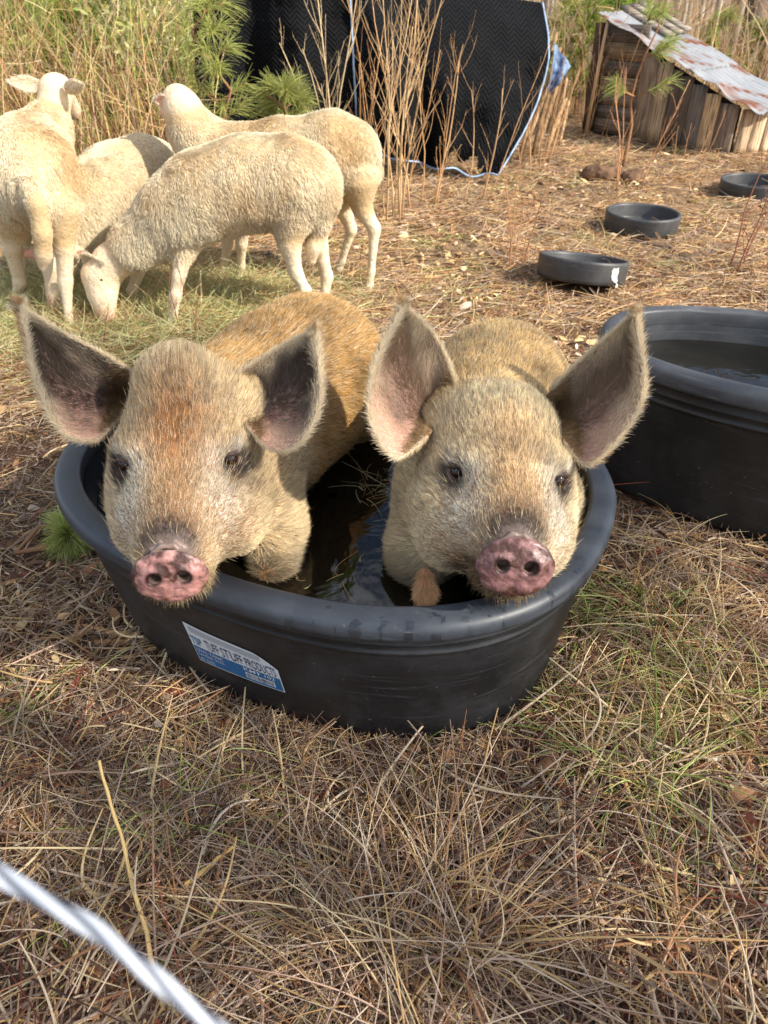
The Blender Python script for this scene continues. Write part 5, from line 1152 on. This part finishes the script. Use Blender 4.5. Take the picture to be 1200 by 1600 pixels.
for k in range(22): 
    y_ = rg.uniform(15, 30); fx_ = rg.uniform(-.85, -.12); put(protos, rg.integers(0, 3), fx_ * y_, y_, rg.uniform(.8, 1.25), rg.uniform(0, 6.28), 'tall pine in the woods far behind the clearing', 'tall pines in the far woods')
for k in range(70):
    y_ = rg.uniform(9.5, 22); put(bare, rg.integers(0, 2), rg.uniform(.10, .62) * y_, y_, rg.uniform(.7, 1.2), rg.uniform(0, 6.28), 'slim pale bare tree in the woods beyond the shed', 'slim bare trees in the woods')
for k in range(10):
    y_ = rg.uniform(8, 13); put(bare, rg.integers(0, 2), rg.uniform(-.62, -.15) * y_, y_, rg.uniform(.6, .9), rg.uniform(0, 6.28), 'slim bare tree among the bushes behind the sheep', 'slim bare trees behind the sheep')
# two trees just outside the picture on the sunny side; their crowns shade the tub
for (tx, s_) in ((7.6, 1.0),):
    c0 = np.array([-.05, .55, .3]) + SUN * tx; rr = 1.75
    t = empty('shade_tree', (c0[0], c0[1], 0)); tag(t, 'evergreen tree whose crown shades the tub', 'tree')
    mb = MB(); mb.tube([[c0[0], c0[1], -.1], [c0[0] + .1, c0[1], c0[2] * .5], [c0[0], c0[1], c0[2] + .8]], [.16, .12, .04], 10, srgb(110, 92, 78)); mb.build('trunk', M['bark'], t)
    bl = [(*(c0 + nrm(rg.normal(size=3)) * rr * rg.random() ** .4), .42, .42, .42) for _ in range(70)]
    o = leafmass('crown', '', bl, 11500, .11, ['fol2', 'green'], 171); o.parent = t; o.location = (-c0[0], -c0[1], 0)

# ------------------------------------------------------------------ loose sticks, bark, stump, wire
def stick(name, label, pts, r_, c, cat='stick', k=8, seed=1, mt='bark'):
    rg = np.random.default_rng(seed); pts = np.array(pts, float); n = 14; t = np.linspace(0, len(pts) - 1, n); i = np.clip(t.astype(int), 0, len(pts) - 2); f = (t - i)[:, None]
    P = pts[i] * (1 - f) + pts[i + 1] * f + rg.normal(size=(n, 3)) * r_ * .35; rad = np.interp(np.linspace(0, 1, n), [0, 1], [r_, r_ * .6]) * rg.uniform(.85, 1.15, n)
    mb = MB(); mb.tube(P, rad, k, srgb(*c)); o = mb.build(name, M[mt], None); tag(o, label, cat); return o
def gz(px, py, dz=.01): p = G(px, py); p[2] = gh(p[0], p[1]) + dz; return p
stick('fallen_branch', 'grey fallen branch lying between the two nearer feed pans', [gz(985, 380, .02), gz(1040, 396, .03), gz(1085, 418, .02)], .016, (118, 96, 80), 'branch', seed=2)
stick('fallen_branch', 'mossy broken branch lying behind the eating sheep legs', [gz(398, 398, .02), gz(440, 412, .03)], .022, (96, 82, 72), 'branch', seed=3)
stick('stick', 'grey half buried stick in the grass below the tub', [gz(690, 1250, .01), gz(708, 1330, .015), gz(726, 1400, .01)], .006, (98, 84, 74), seed=4)
stick('straw_stalk', 'long pale straw standing up at the lower left', [gz(262, 1590, .02), gz(210, 1370, .06), D(156, 1190, 1.12)], .0036, (222, 188, 126), 'straw', 6, 5, 'twig')
stick('straw_stalk', 'short yellow straw lying right of the long pale straw', [gz(290, 1402, .03), gz(372, 1352, .05)], .004, (214, 176, 108), 'straw', 6, 6, 'twig')
stick('straw_stalk', 'split pale stalk on the grass at the lower right', [gz(995, 1358, .03), gz(1078, 1385, .03)], .0035, (226, 200, 150), 'straw', 6, 7, 'twig')
def slab(name, label, px0, py0, px1, py1, w_, th, c, cat, seed):
    rg = np.random.default_rng(seed); a = gz(px0, py0, .006); b = gz(px1, py1, .006); ax = b - a; sd_ = nrm(np.cross(ax, [0, 0, 1.])) ; n, m = 12, 5
    s = np.linspace(0, 1, n)[:, None, None]; v = np.linspace(-1, 1, m)[None, :, None]; wd = w_ * (.35 + .65 * np.sin(np.pi * np.clip(s * .9 + .05, 0, 1)) ** .5) * (1 + .3 * rg.normal(size=(n, 1, 1)))
    P = a + ax * s + sd_ * v * wd * .5 + np.array([0, 0, 1.]) * (th * (1 - v ** 2) + rg.normal(size=(n, m, 1)) * th * .2); V = P.reshape(-1, 3); k = len(V); Q = grid_faces(n, m)
    rim = np.array([i * m for i in range(n)] + [(n - 1) * m + j for j in range(1, m)] + [i * m + m - 1 for i in range(n - 2, -1, -1)] + [j for j in range(m - 2, 0, -1)] + [0]); fr_ = np.stack([rim[:-1], rim[1:], rim[1:] + k, rim[:-1] + k], -1)
    o = mesh_np(name, np.vstack([V, V - [0, 0, .006]]), [Q, Q[:, ::-1] + k, fr_], M['bark'], None, False, np.tile(srgb(*c), (2 * k, 1)) * rg.uniform(.7, 1.2, (2 * k, 1))); tag(o, label, cat)
slab('wood_splinter', 'orange wood splinter in the sun between the tub and the big tank', 950, 742, 1052, 802, .045, .02, (226, 150, 84), 'wood chip', 1)
slab('wood_splinter', 'brown bark strip at the left edge below the tub', 0, 1172, 84, 1138, .035, .008, (176, 118, 70), 'wood chip', 2)
slab('wood_splinter', 'tan split wood beside the left foot of the tub', 122, 982, 216, 1000, .022, .01, (206, 160, 108), 'wood chip', 3)
slab('wood_splinter', 'darker bark piece under the tan split wood', 150, 1010, 208, 1004, .02, .008, (168, 128, 90), 'wood chip', 4)
slab('wood_splinter', 'thin orange chip below the sticker side of the tub', 330, 1128, 368, 1142, .018, .006, (190, 110, 60), 'wood chip', 5)
slab('wood_splinter', 'flat pale wood slab just behind the big tank', 1020, 480, 1062, 470, .06, .015, (226, 186, 132), 'wood chip', 6)
slab('wood_splinter', 'torn pale stalk base near the lower right corner', 1118, 1490, 1136, 1580, .022, .01, (206, 180, 146), 'wood chip', 7)
slab('wood_splinter', 'brown chip near the bottom left below the bark strip', 108, 1192, 160, 1200, .016, .006, (180, 130, 84), 'wood chip', 8)
# clod
c0 = gz(955, 283, 0); rgn = np.random.default_rng(4); pr = [ell(c0 + [rgn.normal() * .08, rgn.normal() * .05, .01 + .03 * rgn.random()], np.array([.07, .06, .05]) * rgn.uniform(.7, 1.3), .03) for _ in range(7)]
V, F, N_ = surface(pr, .015); V = V + N_ * (fbm(V, 3, 22, 3) * .014)[:, None]; tag(mesh_np('earth_clod', V, F, mat('clod', (.12, .07, .045), .95, .1, noise=[(30, .4, .6, (.2, .12, .07))], bump=(60, .9, .01))), 'dark clod of earth and roots in the middle of the clearing', 'clod')
# fence wire close to the lens: strands of poly tape twisted together
a = D(-140, 1248, .205); b = D(0, 1368, .20); c_ = D(150, 1452, .198); d_ = D(330, 1600, .196); e_ = D(470, 1740, .195)
t = np.linspace(0, 4, 220); pts = np.array([a, b, c_, d_, e_]); i = np.clip(t.astype(int), 0, 3); f = (t - i)[:, None]; cen = pts[i] * (1 - f) + pts[i + 1] * f
for _ in range(30): cen[1:-1] = (cen[:-2] + cen[2:]) / 2 * .5 + cen[1:-1] * .5
tn = nrm(np.gradient(cen, axis=0)); s_ = np.concatenate([[0], np.cumsum(np.linalg.norm(np.diff(cen, axis=0), axis=1))]); u_ = nrm(np.cross(tn, [0, 1., .3])); v_ = np.cross(tn, u_)
wire = empty('fence_wire', cen[110]); tag(wire, 'white twisted fence wire crossing the lower left corner, very close and blurred', 'fence wire')
for k in range(2):
    ph = s_ / .048 * 2 * np.pi + k * np.pi; mb = MB(); mb.tube(cen + (u_ * np.cos(ph)[:, None] + v_ * np.sin(ph)[:, None]) * .0011, .0014, 10); mb.build('strand', mat('white_poly', (.56, .60, .67), .5, .4), wire)
for k in range(2):  # dark filaments laid in the twist, painting the gaps between the white strands
    ph = s_ / .048 * 2 * np.pi + k * np.pi + 1.57; mb = MB(); mb.tube(cen + (u_ * np.cos(ph)[:, None] + v_ * np.sin(ph)[:, None]) * .00165, .0006, 6); mb.build('dark_gap_filament', mat('dark_gap', (.12, .13, .16), .4, .5, metal=.8), wire)
# bits of hay in the tub water
rng = np.random.default_rng(200); P = []
for (px, py, n_) in ((595, 755, 26), (580, 770, 14), (470, 900, 3), (560, 890, 4)):
    for k in range(n_): p = G(px + rng.normal() * 16, py + rng.normal() * 12, .281); P.append(p)
P = np.array(P); k = len(P); a = rng.uniform(0, 6.28, k)
tag(strands('floating_hay', P, nrm(np.stack([np.cos(a), np.sin(a), np.abs(rng.normal(size=k)) * .25], -1)), rng.uniform(.02, .07, k), .0006, pick(['hay', 'straw'], k, rng), M['straw'], None, bend=rng.normal(size=(k, 3)) * [.5, .5, .05], npts=6, tip=.5), 'loose hay strands floating on the tub water', kind='stuff')
